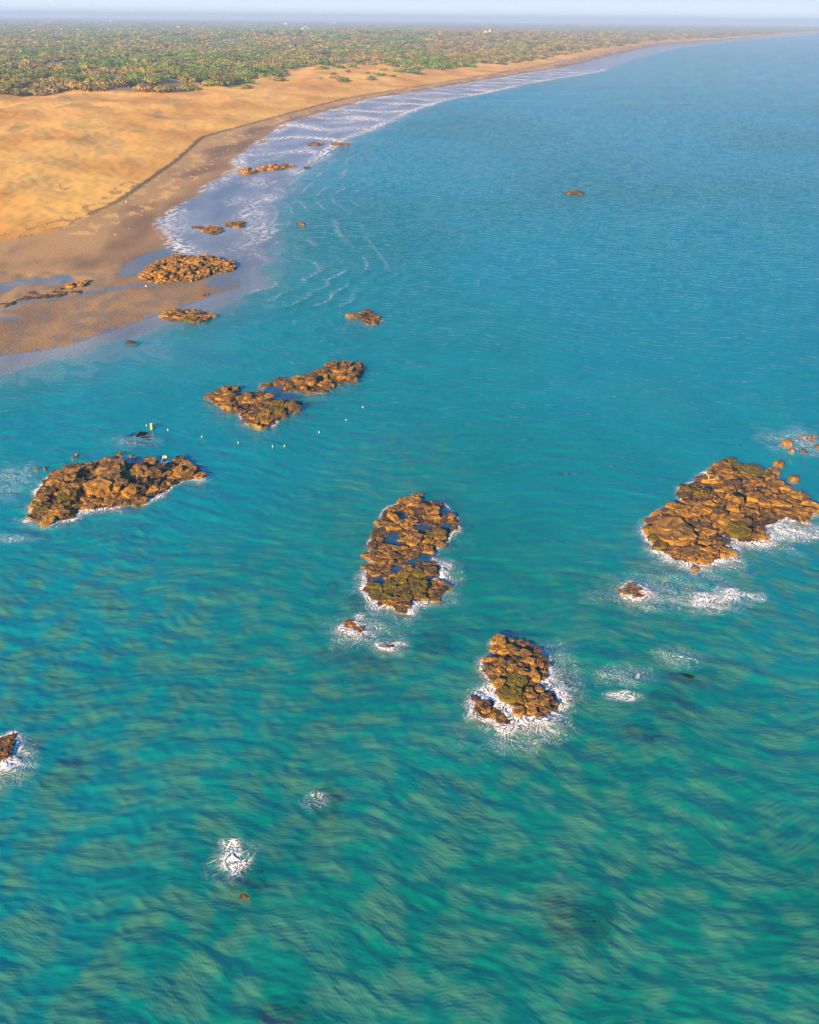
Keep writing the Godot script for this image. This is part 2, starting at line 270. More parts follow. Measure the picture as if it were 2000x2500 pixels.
func set_materials() -> void:
	var fine := grain(0.03, 5, 3, 512)
	var soft_tex := ImageTexture.create_from_image(fine)
	# sand: vertex colour times a grain
	var sand := StandardMaterial3D.new()
	sand.vertex_color_use_as_albedo = true
	sand.roughness = 0.9
	sand.metallic_specular = 0.3
	sand.albedo_texture = ramp_of(fine, Color(0.80, 0.80, 0.80), Color(1, 1, 1))
	sand.uv1_triplanar = true
	sand.uv1_world_triplanar = true
	sand.uv1_scale = Vector3(0.045, 0.045, 0.045)
	sand.heightmap_enabled = true
	sand.heightmap_texture = soft_tex
	sand.heightmap_scale = 7.0
	M.sand = sand
	# rock
	var rock := StandardMaterial3D.new()
	rock.vertex_color_use_as_albedo = true
	rock.roughness = 0.78
	rock.metallic_specular = 0.4
	var pit := grain(0.035, 5, 5, 512)
	rock.albedo_texture = ramp_of(pit, Color(0.42, 0.40, 0.40), Color(1, 1, 1))
	rock.uv1_triplanar = true
	rock.uv1_world_triplanar = true
	rock.uv1_scale = Vector3(0.22, 0.22, 0.22)
	rock.heightmap_enabled = true
	rock.heightmap_texture = ImageTexture.create_from_image(pit)
	rock.heightmap_scale = 28.0
	M.rock = rock
	# open water: murky body colour under a clear surface that mirrors the sky
	var ripple := wave_trains(800)
	var ripple_tex := ImageTexture.create_from_image(ripple)
	var sea := StandardMaterial3D.new()
	sea.vertex_color_use_as_albedo = true
	sea.transparency = BaseMaterial3D.TRANSPARENCY_ALPHA
	sea.albedo_color = Color(1, 1, 1, 0.38)
	sea.roughness = 0.08
	sea.metallic_specular = 0.37
	sea.normal_enabled = true
	sea.normal_texture = ripple_tex
	sea.normal_scale = 1.0
	M.sea = sea
	var shallow := sea.duplicate()
	shallow.vertex_color_use_as_albedo = false
	shallow.albedo_color = Color(0.08, 0.52, 0.52, 0.14)
	shallow.normal_scale = 0.25
	shallow.roughness = 0.05
	M.shallow = shallow
	# stirred-up silt hanging in the water below the surface
	var haze := StandardMaterial3D.new()
	haze.vertex_color_use_as_albedo = true
	haze.transparency = BaseMaterial3D.TRANSPARENCY_ALPHA
	haze.albedo_color = Color(1, 1, 1, 0.32)
	haze.roughness = 1.0
	haze.specular_mode = BaseMaterial3D.SPECULAR_DISABLED
	M.silt = haze
	var pool := StandardMaterial3D.new()
	pool.transparency = BaseMaterial3D.TRANSPARENCY_ALPHA
	pool.albedo_color = Color(0.10, 0.25, 0.33, 0.45)
	pool.roughness = 0.04
	M.pool = pool
	# foam lace
	for k in [["foam", 0.20], ["surf", 0.07]]:
		var f := StandardMaterial3D.new()
		f.vertex_color_use_as_albedo = true
		f.albedo_texture = lace()
		f.transparency = BaseMaterial3D.TRANSPARENCY_ALPHA
		f.roughness = 0.8
		f.uv1_scale = Vector3(k[1], k[1], k[1])
		M[k[0]] = f
	# churned white water
	var churn := Image.create(512, 512, false, Image.FORMAT_RGBA8)
	var cl := grain(0.016, 5, 31, 512)
	for y in 512:
		for x in 512:
			churn.set_pixel(x, y, Color(1, 1, 1, smoothstep(0.36, 0.72, cl.get_pixel(x, y).r)))
	for k in [["wash", 0.22], ["swash", 0.03]]:
		var f := StandardMaterial3D.new()
		f.vertex_color_use_as_albedo = true
		f.albedo_texture = ImageTexture.create_from_image(churn)
		f.transparency = BaseMaterial3D.TRANSPARENCY_ALPHA
		f.roughness = 0.8
		f.uv1_scale = Vector3(k[1], k[1], k[1])
		M[k[0]] = f
	var leaf := StandardMaterial3D.new()
	leaf.vertex_color_use_as_albedo = true
	leaf.roughness = 0.85
	leaf.metallic_specular = 0.25
	leaf.backlight_enabled = true
	leaf.backlight = Color(0.35, 0.35, 0.35)
	M.leaf = leaf
	M.weed_rock = plain(0.010, 0.018, 0.015, 1.0)
	M.weed_rock.specular_mode = BaseMaterial3D.SPECULAR_DISABLED
	M.wood = plain(0.16, 0.11, 0.07)
	M.pale_wood = plain(0.55, 0.47, 0.38)
	M.white = plain(0.78, 0.76, 0.72)
	M.yellow = plain(0.55, 0.42, 0.06, 0.5)
	M.limewash = plain(0.50, 0.48, 0.45)
	M.pink_cloth = plain(0.55, 0.33, 0.26)
	M.skin = plain(0.30, 0.16, 0.10, 0.6)
	M.hair = plain(0.02, 0.017, 0.015, 0.6)
	M.dark_cloth = plain(0.04, 0.04, 0.05)
	M.red_cloth = plain(0.20, 0.05, 0.03)
	M.pane = plain(0.03, 0.04, 0.05, 0.2)
	M.ruin = plain(0.55, 0.44, 0.30)
	M.stem = plain(0.12, 0.09, 0.06)

# trains of small waves that run in nearly one direction, as the slope of their sum; repeats without a seam
func wave_trains(size: int) -> Image:
	var trains := [[1, 5, 0.3], [-1, 6, 0.35], [2, 7, 0.4], [0, 9, 0.55], [-2, 8, 0.45], [1, 11, 0.5], [-1, 13, 0.45]]
	var parts := []
	var g := RandomNumberGenerator.new()
	g.seed = 77
	for i in 12:
		trains.append([g.randi_range(-11, 11), g.randi_range(12, 24), g.randf_range(0.18, 0.34)])
	for i in 14:
		var n := g.randi_range(26, 66)
		trains.append([int(n * g.randf_range(-0.9, 0.9)), n, g.randf_range(0.24, 0.40)])
	for t in trains:
		var cu := PackedFloat32Array()
		var su := PackedFloat32Array()
		var cv := PackedFloat32Array()
		var sv := PackedFloat32Array()
		var ph := g.randf() * TAU
		for i in size:
			cu.append(cos(TAU * t[0] * i / size + ph))
			su.append(sin(TAU * t[0] * i / size + ph))
			cv.append(cos(TAU * t[1] * i / size))
			sv.append(sin(TAU * t[1] * i / size))
		parts.append([cu, su, cv, sv, float(t[2]), float(t[0]) / float(t[1])])
	var out := Image.create(size, size, false, Image.FORMAT_RGB8)
	for y in size:
		var row := []
		for q in parts:
			row.append([q[2][y] * q[4], q[3][y] * q[4]])
		var sx := PackedFloat32Array()
		var sy := PackedFloat32Array()
		sx.resize(size)
		sy.resize(size)
		for k in parts.size():
			var cu: PackedFloat32Array = parts[k][0]
			var su: PackedFloat32Array = parts[k][1]
			var a: float = row[k][0]
			var b: float = row[k][1]
			var r: float = parts[k][5]
			for x in size:
				var w := cu[x] * a - su[x] * b
				sy[x] += w
				sx[x] += w * r
		for x in size:
			var n := Vector3(-sx[x] * 0.10, -sy[x] * 0.10, 1.0).normalized()
			out.set_pixel(x, y, Color(n.x * 0.5 + 0.5, n.y * 0.5 + 0.5, n.z * 0.5 + 0.5))
	return out

var lace_tex: ImageTexture
func lace() -> ImageTexture:
	if lace_tex:
		return lace_tex
	var cells := FastNoiseLite.new()
	cells.noise_type = FastNoiseLite.TYPE_CELLULAR
	cells.cellular_return_type = FastNoiseLite.RETURN_DISTANCE2_SUB
	cells.frequency = 0.022
	cells.seed = 21
	cells.domain_warp_enabled = true
	cells.domain_warp_amplitude = 26.0
	cells.domain_warp_frequency = 0.02
	var a := cells.get_seamless_image(512, 512, false, false, 0.15, true)
	cells.frequency = 0.055
	cells.seed = 22
	var b := cells.get_seamless_image(512, 512, false, false, 0.15, true)
	var c := grain(0.02, 4, 23, 512)
	var out := Image.create(512, 512, false, Image.FORMAT_RGBA8)
	for y in 512:
		for x in 512:
			var v := 1.0 - minf(a.get_pixel(x, y).r * 3.4, 1.0)
			var w := 1.0 - minf(b.get_pixel(x, y).r * 3.0, 1.0)
			var m := c.get_pixel(x, y).r
			var k := smoothstep(0.12, 0.85, maxf(v, w * 0.85) * (0.15 + 1.1 * m) + 0.5 * maxf(m - 0.6, 0.0))
			out.set_pixel(x, y, Color(1, 1, 1, clampf(k, 0.0, 1.0)))
	lace_tex = ImageTexture.create_from_image(out)
	return lace_tex

# ---- scene helpers

func numbered(called: String) -> String:
	used[called] = used.get(called, -1) + 1
	return called if used[called] == 0 else "%s_%03d" % [called, used[called]]

func tag(o: Node3D, label: String, category := "", group := "", kind := "") -> void:
	if label:
		o.set_meta("label", label)
	if category:
		o.set_meta("category", category)
	if group:
		o.set_meta("group", group)
	if kind:
		o.set_meta("kind", kind)

func thing(called: String, at: Vector3, turn := 0.0) -> Node3D:
	var o := Node3D.new()
	o.name = numbered(called)
	add_child(o)
	o.position = at
	o.rotation.y = turn
	return o

func put(mesh: Mesh, called: String, m: Material, parent: Node3D) -> MeshInstance3D:
	var o := MeshInstance3D.new()
	o.name = called
	o.mesh = mesh
	o.material_override = m
	parent.add_child(o, true)
	return o

func put_top(mesh: Mesh, called: String, m: Material) -> MeshInstance3D:
	var o := MeshInstance3D.new()
	o.name = numbered(called)
	o.mesh = mesh
	o.material_override = m
	add_child(o)
	return o

func mesh_of(v: PackedVector3Array, idx: PackedInt32Array, n = null, c = null, uv = null) -> ArrayMesh:
	var a := []
	a.resize(Mesh.ARRAY_MAX)
	a[Mesh.ARRAY_VERTEX] = v
	a[Mesh.ARRAY_INDEX] = idx
	if n != null:
		a[Mesh.ARRAY_NORMAL] = n
	if c != null:
		a[Mesh.ARRAY_COLOR] = c
	if uv != null:
		a[Mesh.ARRAY_TEX_UV] = uv
	var m := ArrayMesh.new()
	m.add_surface_from_arrays(Mesh.PRIMITIVE_TRIANGLES, a)
	return m

# normals of a grid of rows x cols points whose height is small beside its extent
func grid_normals(v: PackedVector3Array, rows: int, cols: int) -> PackedVector3Array:
	var n := PackedVector3Array()
	n.resize(v.size())
	for i in rows:
		var i0 := maxi(i - 1, 0) * cols
		var i1 := mini(i + 1, rows - 1) * cols
		for j in cols:
			var a := v[i * cols + mini(j + 1, cols - 1)] - v[i * cols + maxi(j - 1, 0)]
			var b := v[i1 + j] - v[i0 + j]
			var k := b.cross(a).normalized()
			n[i * cols + j] = k if k.y > 0 else -k
	return n

# ---- the ground: beach, dunes, scrubland and sea bed in one sheet

func build_ground() -> void:
	var rows := 640
	var cols := 470
	var v := PackedVector3Array()
	var col := PackedColorArray()
	var idx := PackedInt32Array()
	v.resize(rows * cols)
	col.resize(rows * cols)
	for i in rows:
		var d := 200.0 * pow(FAR_EDGE / 200.0, pow(float(i) / (rows - 1), 1.25))
		var r := row_of(d)
		var x0 := -0.47 * d - 70.0
		var x1 := minf(float(r[1]) + 60.0 + 0.03 * d, 0.52 * d + 60.0)
		for j in cols:
			var x := lerpf(x0, x1, float(j) / (cols - 1))
			var h := ground_height(x, d, r)
			v[i * cols + j] = Vector3(x, h, -d)
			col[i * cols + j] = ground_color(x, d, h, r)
	for i in rows - 1:
		for j in cols - 1:
			var k := i * cols + j
			idx.append_array([k, k + cols, k + 1, k + 1, k + cols, k + cols + 1])
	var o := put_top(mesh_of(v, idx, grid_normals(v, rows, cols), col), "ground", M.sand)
	tag(o, "golden sand beach running back into scrub covered plain", "", "", "structure")
	# the sea bed in front of it
	v = PackedVector3Array()
	col = PackedColorArray()
	idx = PackedInt32Array()
	rows = 170
	cols = 130
	for i in rows:
		var d := 10.0 * pow(1150.0, float(i) / (rows - 1))
		var x0 := -200.0 if d < 600.0 else -200.0 + (d - 600.0) * 0.2
		for j in cols:
			var x := lerpf(x0, 120.0 + 0.52 * d, float(j) / (cols - 1))
			v.append(Vector3(x, -3.1 + 0.35 * n_dune.get_noise_2d(x * 0.04, d * 0.04), -d))
			col.append(seabed_color(x, d))
	for i in rows - 1:
		for j in cols - 1:
			var k := i * cols + j
			idx.append_array([k, k + cols, k + 1, k + 1, k + cols, k + cols + 1])
	o = put_top(mesh_of(v, idx, grid_normals(v, rows, cols), col), "seabed", M.sand)
	tag(o, "sandy sea bed under the green water", "", "", "structure")

func seabed_color(x: float, d: float) -> Color:
	var t := clampf(0.55 + 1.1 * n_fine.get_noise_2d(x * 0.05, d * 0.05), 0.0, 1.0)
	return Color(0.004, 0.12, 0.10).lerp(Color(0.010, 0.33, 0.26), t)

func ground_color(x: float, d: float, h: float, r: Array) -> Color:
	var xs: float = r[0]
	var xw: float = r[2]
	var c: float = r[4]
	var streak := n_fine.get_noise_2d(x * 0.035, d * 0.012)
	var spots := n_fine.get_noise_2d(x * 0.11 + 50.0, d * 0.06)
	if x > xs:
		# sand under the shallows: grey, rippled
		var t := clampf(0.5 + 1.1 * streak, 0.0, 1.0)
		var pale := Color(0.20, 0.165, 0.14).lerp(Color(0.36, 0.33, 0.30), t)
		return pale.lerp(seabed_color(x, d), smoothstep(0.25, 1.1, -h + 0.35 * streak))
	if x > xw:
		var t := (xs - x) / (xs - xw)
		var wet := Color(0.20, 0.135, 0.075).lerp(Color(0.32, 0.215, 0.105), clampf(0.5 + streak * 1.3, 0.0, 1.0))
		# the drying upper strand, with pale wind-blown patches of a clear outline
		var dry := Color(0.43, 0.285, 0.12)
		var k := smoothstep(0.30, 0.75, t + 0.5 * streak)
		var out := wet.lerp(dry, k * 0.8)
		if spots + 0.5 * streak > 0.30 and t > 0.35 and d > 390.0:
			out = out.lerp(Color(0.64, 0.41, 0.13), 0.75)
		# damp grey spit
		if d < 330.0:
			out = out.lerp(Color(0.17, 0.15, 0.12), 0.7 * smoothstep(-0.2, 0.35, spots))
		return out
	var s := (xw - x) * c
	var t1 := clampf(0.55 + 1.25 * n_fine.get_noise_2d(x * 0.010 + d * 0.004, d * 0.0065) + 0.25 * streak, 0.0, 1.0)
	var sand := Color(0.50, 0.26, 0.045).lerp(Color(0.67, 0.42, 0.10), t1)
	# dark line along the little scarp: its shade painted into the sand
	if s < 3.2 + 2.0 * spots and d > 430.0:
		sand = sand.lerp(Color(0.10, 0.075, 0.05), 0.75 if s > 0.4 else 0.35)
	elif s < 12.0 and spots > 0.22 and d < 520.0:
		sand = sand.lerp(Color(0.16, 0.12, 0.07), 0.6)
	var v := (float(r[3]) - x) * c
	if v > 0.0:
		var k := smoothstep(0.0, 60.0, v + 40.0 * streak) * (1.0 - bare_pocket(x, d))
		var earth := Color(0.20, 0.15, 0.075).lerp(Color(0.34, 0.23, 0.12), clampf(0.5 + n_fine.get_noise_2d(x * 0.004, d * 0.0035) * 1.2, 0.0, 1.0))
		# fields and thickets in patches
		var f := n_fine.get_noise_2d(x * 0.0016 + 9.0, d * 0.0009)
		var patch := Color(0.075, 0.095, 0.05).lerp(Color(0.16, 0.13, 0.075), clampf(0.5 + f * 1.6, 0.0, 1.0))
		if n_soft.get_noise_2d(x * 0.0022, d * 0.0024) > 0.45:
			patch = Color(0.42, 0.27, 0.15)
		earth = earth.lerp(patch, 0.7)
		sand = sand.lerp(earth, k)
	return sand

# ---- the sea

func wave_height(x: float, d: float) -> float:
	# crests run nearly across the view, turned a little
	var a := x * 0.966 - d * 0.259
	var b := x * 0.259 + d * 0.966
	var w := n_wave.get_noise_2d(a * 0.055, b * 0.10)
	var q := n_chop.get_noise_2d(a * 0.20 + 40.0, b * 0.34)
	return 0.16 * (1.0 - 2.2 * absf(w)) + 0.10 * (1.0 - 2.4 * absf(q)) - 0.12

func build_sea() -> void:
	var rows := 860
	var cols := 470
	var v := PackedVector3Array()
	var col := PackedColorArray()
	var uv := PackedVector2Array()
	var deep := PackedInt32Array()
	var thin := PackedInt32Array()
	var depth := PackedFloat32Array()
	v.resize(rows * cols)
	col.resize(rows * cols)
	uv.resize(rows * cols)
	depth.resize(rows * cols)
	var clear_green := Color(0.001, 0.225, 0.185)
	var deep_blue := Color(0.0005, 0.32, 0.43)
	var silt := Color(0.085, 0.275, 0.195)
	for i in rows:
		var d := 40.0 * pow(11000.0 / 40.0, pow(float(i) / (rows - 1), 1.35))
		var r := row_of(maxf(d, 181.0))
		var xs: float = r[0]
		var xo: float = r[1]
		var c: float = r[4]
		var x0 := -0.47 * d - 25.0
		if d > 215.0:
			x0 = maxf(x0, float(r[2]) - 2.0)
		var x1 := 0.47 * d + 25.0
		for j in cols:
			var t := float(j) / (cols - 1)
			var x := lerpf(x0, x1, t)
			var ground := -2.4
			if d > 200.0 and (x - xo) * c < 90.0:
				ground = ground_height(x, d, r)
			var calm := clampf((-ground - 0.02) / 1.4, 0.0, 1.0)
			var h := 0.0
			if d < 1400.0:
				h = wave_height(x, d) * (0.06 + 0.94 * calm)
				if d > 230.0 and x > xo and (x - xo) * c < 150.0:
					# long low swells that bend along the shore
					var off := (x - xo) * c
					var ph := off / 8.5 + 1.2 * n_soft.get_noise_2d(x * 0.012, d * 0.008)
					var cr := pow(0.5 + 0.5 * sin(ph * TAU), 4.0)
					h += 0.22 * cr * smoothstep(0.0, 6.0, off) * (1.0 - smoothstep(40.0, 150.0, off))
			v[i * cols + j] = Vector3(x, h, -d)
			depth[i * cols + j] = ground
			# body colour: clear green to blue water, with drifting clouds of silt
			var big := n_silt.get_noise_2d(x * 0.0035 + 7.0, d * 0.0028)
			var body := clear_green.lerp(deep_blue, clampf(0.55 + 1.6 * big, 0.0, 1.0))
			var cloud := n_silt.get_noise_2d((x * 0.92 + d * 0.4) * 0.17, (d * 0.92 - x * 0.4) * 0.17)
			var area := smoothstep(-0.45, 0.35, 0.7 * n_soft.get_noise_2d(x * 0.012 + 2.0, d * 0.010) + 0.75 - Vector2((x - 5.0) / 150.0, (d - 75.0) / 95.0).length())
			if area > 0.0:
				body = body.lerp(silt, clampf((cloud + 0.22) * 1.7, 0.0, 1.0) * 0.85 * area)
			col[i * cols + j] = body
			# ripples bend with the sea floor
			var bend := 10.0 * n_soft.get_noise_2d(x * 0.011 + 4.0, d * 0.008) + 2.0 * n_soft.get_noise_2d(x * 0.05, d * 0.04)
			uv[i * cols + j] = Vector2((x * 0.966 - d * 0.259) / 31.0, (x * 0.259 + d * 0.966 + bend) / 29.0)
	for i in rows - 1:
		for j in cols - 1:
			var k := i * cols + j
			var hi := maxf(maxf(depth[k], depth[k + 1]), maxf(depth[k + cols], depth[k + cols + 1]))
			var lo := minf(minf(depth[k], depth[k + 1]), minf(depth[k + cols], depth[k + cols + 1]))
			if lo > 0.25:
				continue
			if hi > -0.34 + 0.12 * n_fine.get_noise_2d(v[k].x * 0.08, v[k].z * 0.05):
				thin.append_array([k, k + cols, k + 1, k + 1, k + cols, k + cols + 1])
			else:
				deep.append_array([k, k + cols, k + 1, k + 1, k + cols, k + cols + 1])
	var n := grid_normals(v, rows, cols)
	var o := put_top(mesh_of(v, deep, n, col, uv), "sea_water", M.sea)
	tag(o, "choppy turquoise sea filling the bay", "", "", "structure")
	if thin.size():
		o = put_top(mesh_of(v, thin, n, col, uv), "shallow_water", M.shallow)
		tag(o, "thin clear water over the sand at the edge of the beach", "", "", "structure")

	# drifts of silt at three depths, so that rocks sink from sight by degrees
	for layer in 3:
		var base := -0.58 - 0.45 * layer
		var lr := 190
		var lc := 170
		v = PackedVector3Array()
		col = PackedColorArray()
		deep = PackedInt32Array()
		for i in lr:
			var d := 35.0 * pow(32.0, float(i) / (lr - 1))
			for j in lc:
				var x := lerpf(-0.47 * d - 30.0, 0.47 * d + 30.0, float(j) / (lc - 1))
				var lump := n_fine.get_noise_2d(x * 0.16 + 70.0 * layer, d * 0.16)
				v.append(Vector3(x, base + 0.4 * lump, -d))
				var tone := clampf(0.5 + 1.2 * n_silt.get_noise_2d(x * 0.05 + 30.0 * layer, d * 0.05), 0.0, 1.0)
				col.append(Color(0.002, 0.15, 0.13).lerp(Color(0.007, 0.30, 0.24), tone))
		for i in lr - 1:
			for j in lc - 1:
				var k := i * lc + j
				deep.append_array([k, k + lc, k + 1, k + 1, k + lc, k + lc + 1])
		o = put_top(mesh_of(v, deep, grid_normals(v, lr, lc), col), "water_silt", M.silt)
		tag(o, "green silt hanging in the water", "", "", "structure")

# ---- rocks

func in_any(p: Vector2, polys: Array) -> bool:
	for q in polys:
		if Geometry2D.is_point_in_polygon(p, q):
			return true
	return false

# how far inside the outline a point lies (negative outside)
func inside_by(p: Vector2, polys: Array) -> float:
	var best := 1e9
	for q: PackedVector2Array in polys:
		for i in q.size():
			var a := q[i]
			var b := q[(i + 1) % q.size()]
			best = minf(best, p.distance_squared_to(Geometry2D.get_closest_point_to_segment(p, a, b)))
	return sqrt(best) if in_any(p, polys) else -sqrt(best)

func in_ellipses(p: Vector2, list: Array, grow := 1.0) -> float:
	# below 1 inside the nearest ellipse
	var best := 9.0
	for e in list:
		var u: float = (p.x - e[0]) / (e[2] * grow)
		var w: float = (p.y - e[1]) / (e[3] * grow)
		best = minf(best, sqrt(u * u + w * w))
	return best

func rock_color(p: Vector3, tone: float, warm: float, moss: float) -> Color:
	var n := n_rock.get_noise_3d(p.x * 0.55, p.y * 0.9, p.z * 0.55)
	var f := n_rock.get_noise_3d(p.x * 1.9 + 9.0, p.y * 2.0, p.z * 1.9)
	var k := clampf(0.44 + tone * 0.75 + warm * 0.6 + n * 1.0, 0.0, 1.0)
	var c := Color(0.075, 0.055, 0.042).lerp(Color(0.26, 0.145, 0.05), minf(k * 2.2, 1.0)).lerp(Color(0.70, 0.385, 0.045), clampf(k * 1.8 - 0.8, 0.0, 1.0))
	if f > 0.22 - 0.1 * warm:
		c = c.lerp(Color(0.55, 0.38, 0.16), 0.5)
	if f < -0.28:
		c = c.lerp(Color(0.085, 0.06, 0.045), 0.7)
	if moss > 0.0 and n * 0.8 + f * 0.5 + moss > 0.25:
		c = c.lerp(Color(0.19, 0.195, 0.010), clampf(moss * 1.2, 0.0, 0.88))
	# ragged patches of dark weed and lichen anywhere on the stone
	if n_rock.get_noise_3d(p.x * 0.8 + 70.0, p.y * 0.8, p.z * 0.8) > 0.24:
		c = c.lerp(Color(0.095, 0.072, 0.050), 0.6)
	return c

# one slab or boulder from its outline in plan: rings from the foot to the crown
func stone_mesh(outline: PackedVector2Array, foot: float, top: float, dome: float, lean: Vector2, look: Dictionary, at: Vector3) -> ArrayMesh:
	var mid := Vector2.ZERO
	for p in outline:
		mid += p
	mid /= outline.size()
	var size := 0.0
	for p in outline:
		size += p.distance_to(mid)
	size /= outline.size()
	var seg: float = maxf(size * 0.42, look.get("fine", 0.35))
	var ring := PackedVector2Array()
	for i in outline.size():
		var a := outline[i]
		var b := outline[(i + 1) % outline.size()]
		var k := clampi(int(round(a.distance_to(b) / seg)), 1, 6)
		for j in k:
			ring.append(a.lerp(b, float(j) / k))
	var n := ring.size()
	var v := PackedVector3Array()
	var rough: float = look.get("rough", 0.16) * size
	var thick := top - foot
	# share of the radius, share of the height, dome share
	var prof := [[1.05, 0.0, 0.0], [1.03, 0.5, 0.0], [1.0, 0.9, 0.0], [0.94, 1.0, 0.15], [0.62, 1.0, 0.7], [0.3, 1.0, 0.95]] if look.get("slab", false) else [[1.06, 0.0, 0.0], [1.04, 0.45, 0.0], [1.0, 0.78, 0.0], [0.93, 0.93, 0.25], [0.74, 1.0, 0.62], [0.42, 1.0, 0.92]]
	if look.get("mound", false):
		prof = [[1.3, 0.0, 0.0], [1.1, 0.6, 0.0], [0.9, 0.82, 0.1], [0.7, 0.93, 0.3], [0.5, 1.0, 0.6], [0.25, 1.0, 0.95]]
	for q in prof:
		for i in n:
			var p: Vector2 = mid + (ring[i] - mid) * float(q[0])
			var y: float = foot + thick * float(q[1]) + dome * float(q[2])
			var jig := n_rock.get_noise_3d((p.x + at.x) * 1.1, y * 2.3, (p.y + at.z) * 1.1)
			var jag := n_rock.get_noise_3d((p.x + at.x) * 2.7 + 31.0, y * 3.1, (p.y + at.z) * 2.7)
			p += (p - mid).normalized() * (jig * rough * 1.1 + jag * rough * 0.6) * (0.4 if q[1] == 0.0 else 1.0)
			y += (jig * 0.8 + jag * 0.5) * rough * (1.0 if float(q[1]) > 0.7 else 0.3) + lean.dot(p - mid) * float(q[1])
			v.append(Vector3(p.x, y, p.y))
	v.append(Vector3(mid.x, top + dome + rough * 0.4 * n_rock.get_noise_2d(at.x + mid.x * 3.0, mid.y), mid.y))
	var tri := PackedInt32Array()
	for s in prof.size() - 1:
		for i in n:
			var j := (i + 1) % n
			var a := s * n + i
			var b := s * n + j
			tri.append_array([a, b, a + n, b, b + n, a + n])
	var last := (prof.size() - 1) * n
	for i in n:
		tri.append_array([last + i, last + (i + 1) % n, v.size() - 1])
	return faceted(v, tri, look, at)

func signed_area(p: PackedVector2Array) -> float:
	var a := 0.0
	for i in p.size():
		a += p[i].cross(p[(i + 1) % p.size()])
	return a

# flat faces, each corner with the rock's own colour; outlines run so that faces look outwards
func faceted(v: PackedVector3Array, tri: PackedInt32Array, look: Dictionary, at: Vector3) -> ArrayMesh:
	var mid := Vector3.ZERO
	for p in v:
		mid += p
	mid /= v.size()
	var vc := PackedColorArray()
	for p in v:
		vc.append(rock_color(p + at, look.get("tone", 0.0), look.get("warm", 0.0), look.get("moss", 0.0)))
	# smooth normals half blended with the face's own
	var sm := PackedVector3Array()
	sm.resize(v.size())
	var fn := PackedVector3Array()
	for t in range(0, tri.size(), 3):
		var k := (v[tri[t + 2]] - v[tri[t]]).cross(v[tri[t + 1]] - v[tri[t]])
		fn.append(k)
		for e in 3:
			sm[tri[t + e]] += k
	var ov := PackedVector3Array()
	var on := PackedVector3Array()
	var oc := PackedColorArray()
	var oi := PackedInt32Array()
	for t in range(0, tri.size(), 3):
		var k := fn[t / 3]
		if k.length_squared() < 1e-12:
			continue
		k = k.normalized()
		for e in 3:
			ov.append(v[tri[t + e]])
			on.append((k + sm[tri[t + e]].normalized() * (0.15 if look.get("slab", false) else 0.6)).normalized())
			oc.append(vc[tri[t + e]])
			oi.append(oi.size())
	return mesh_of(ov, oi, on, oc)

func round_outline(cx: float, cz: float, rx: float, rz: float, turn := 0.0, bumps := 0.16) -> PackedVector2Array:
	var out := PackedVector2Array()
	var k := 11
	for i in k:
		var a := TAU * (i + rng.randf_range(-0.25, 0.25)) / k
		var s := 1.0 + rng.randf_range(-bumps, bumps)
		out.append(Vector2(cx, cz) + Vector2(cos(a) * rx * s, sin(a) * rz * s).rotated(turn))
	return out

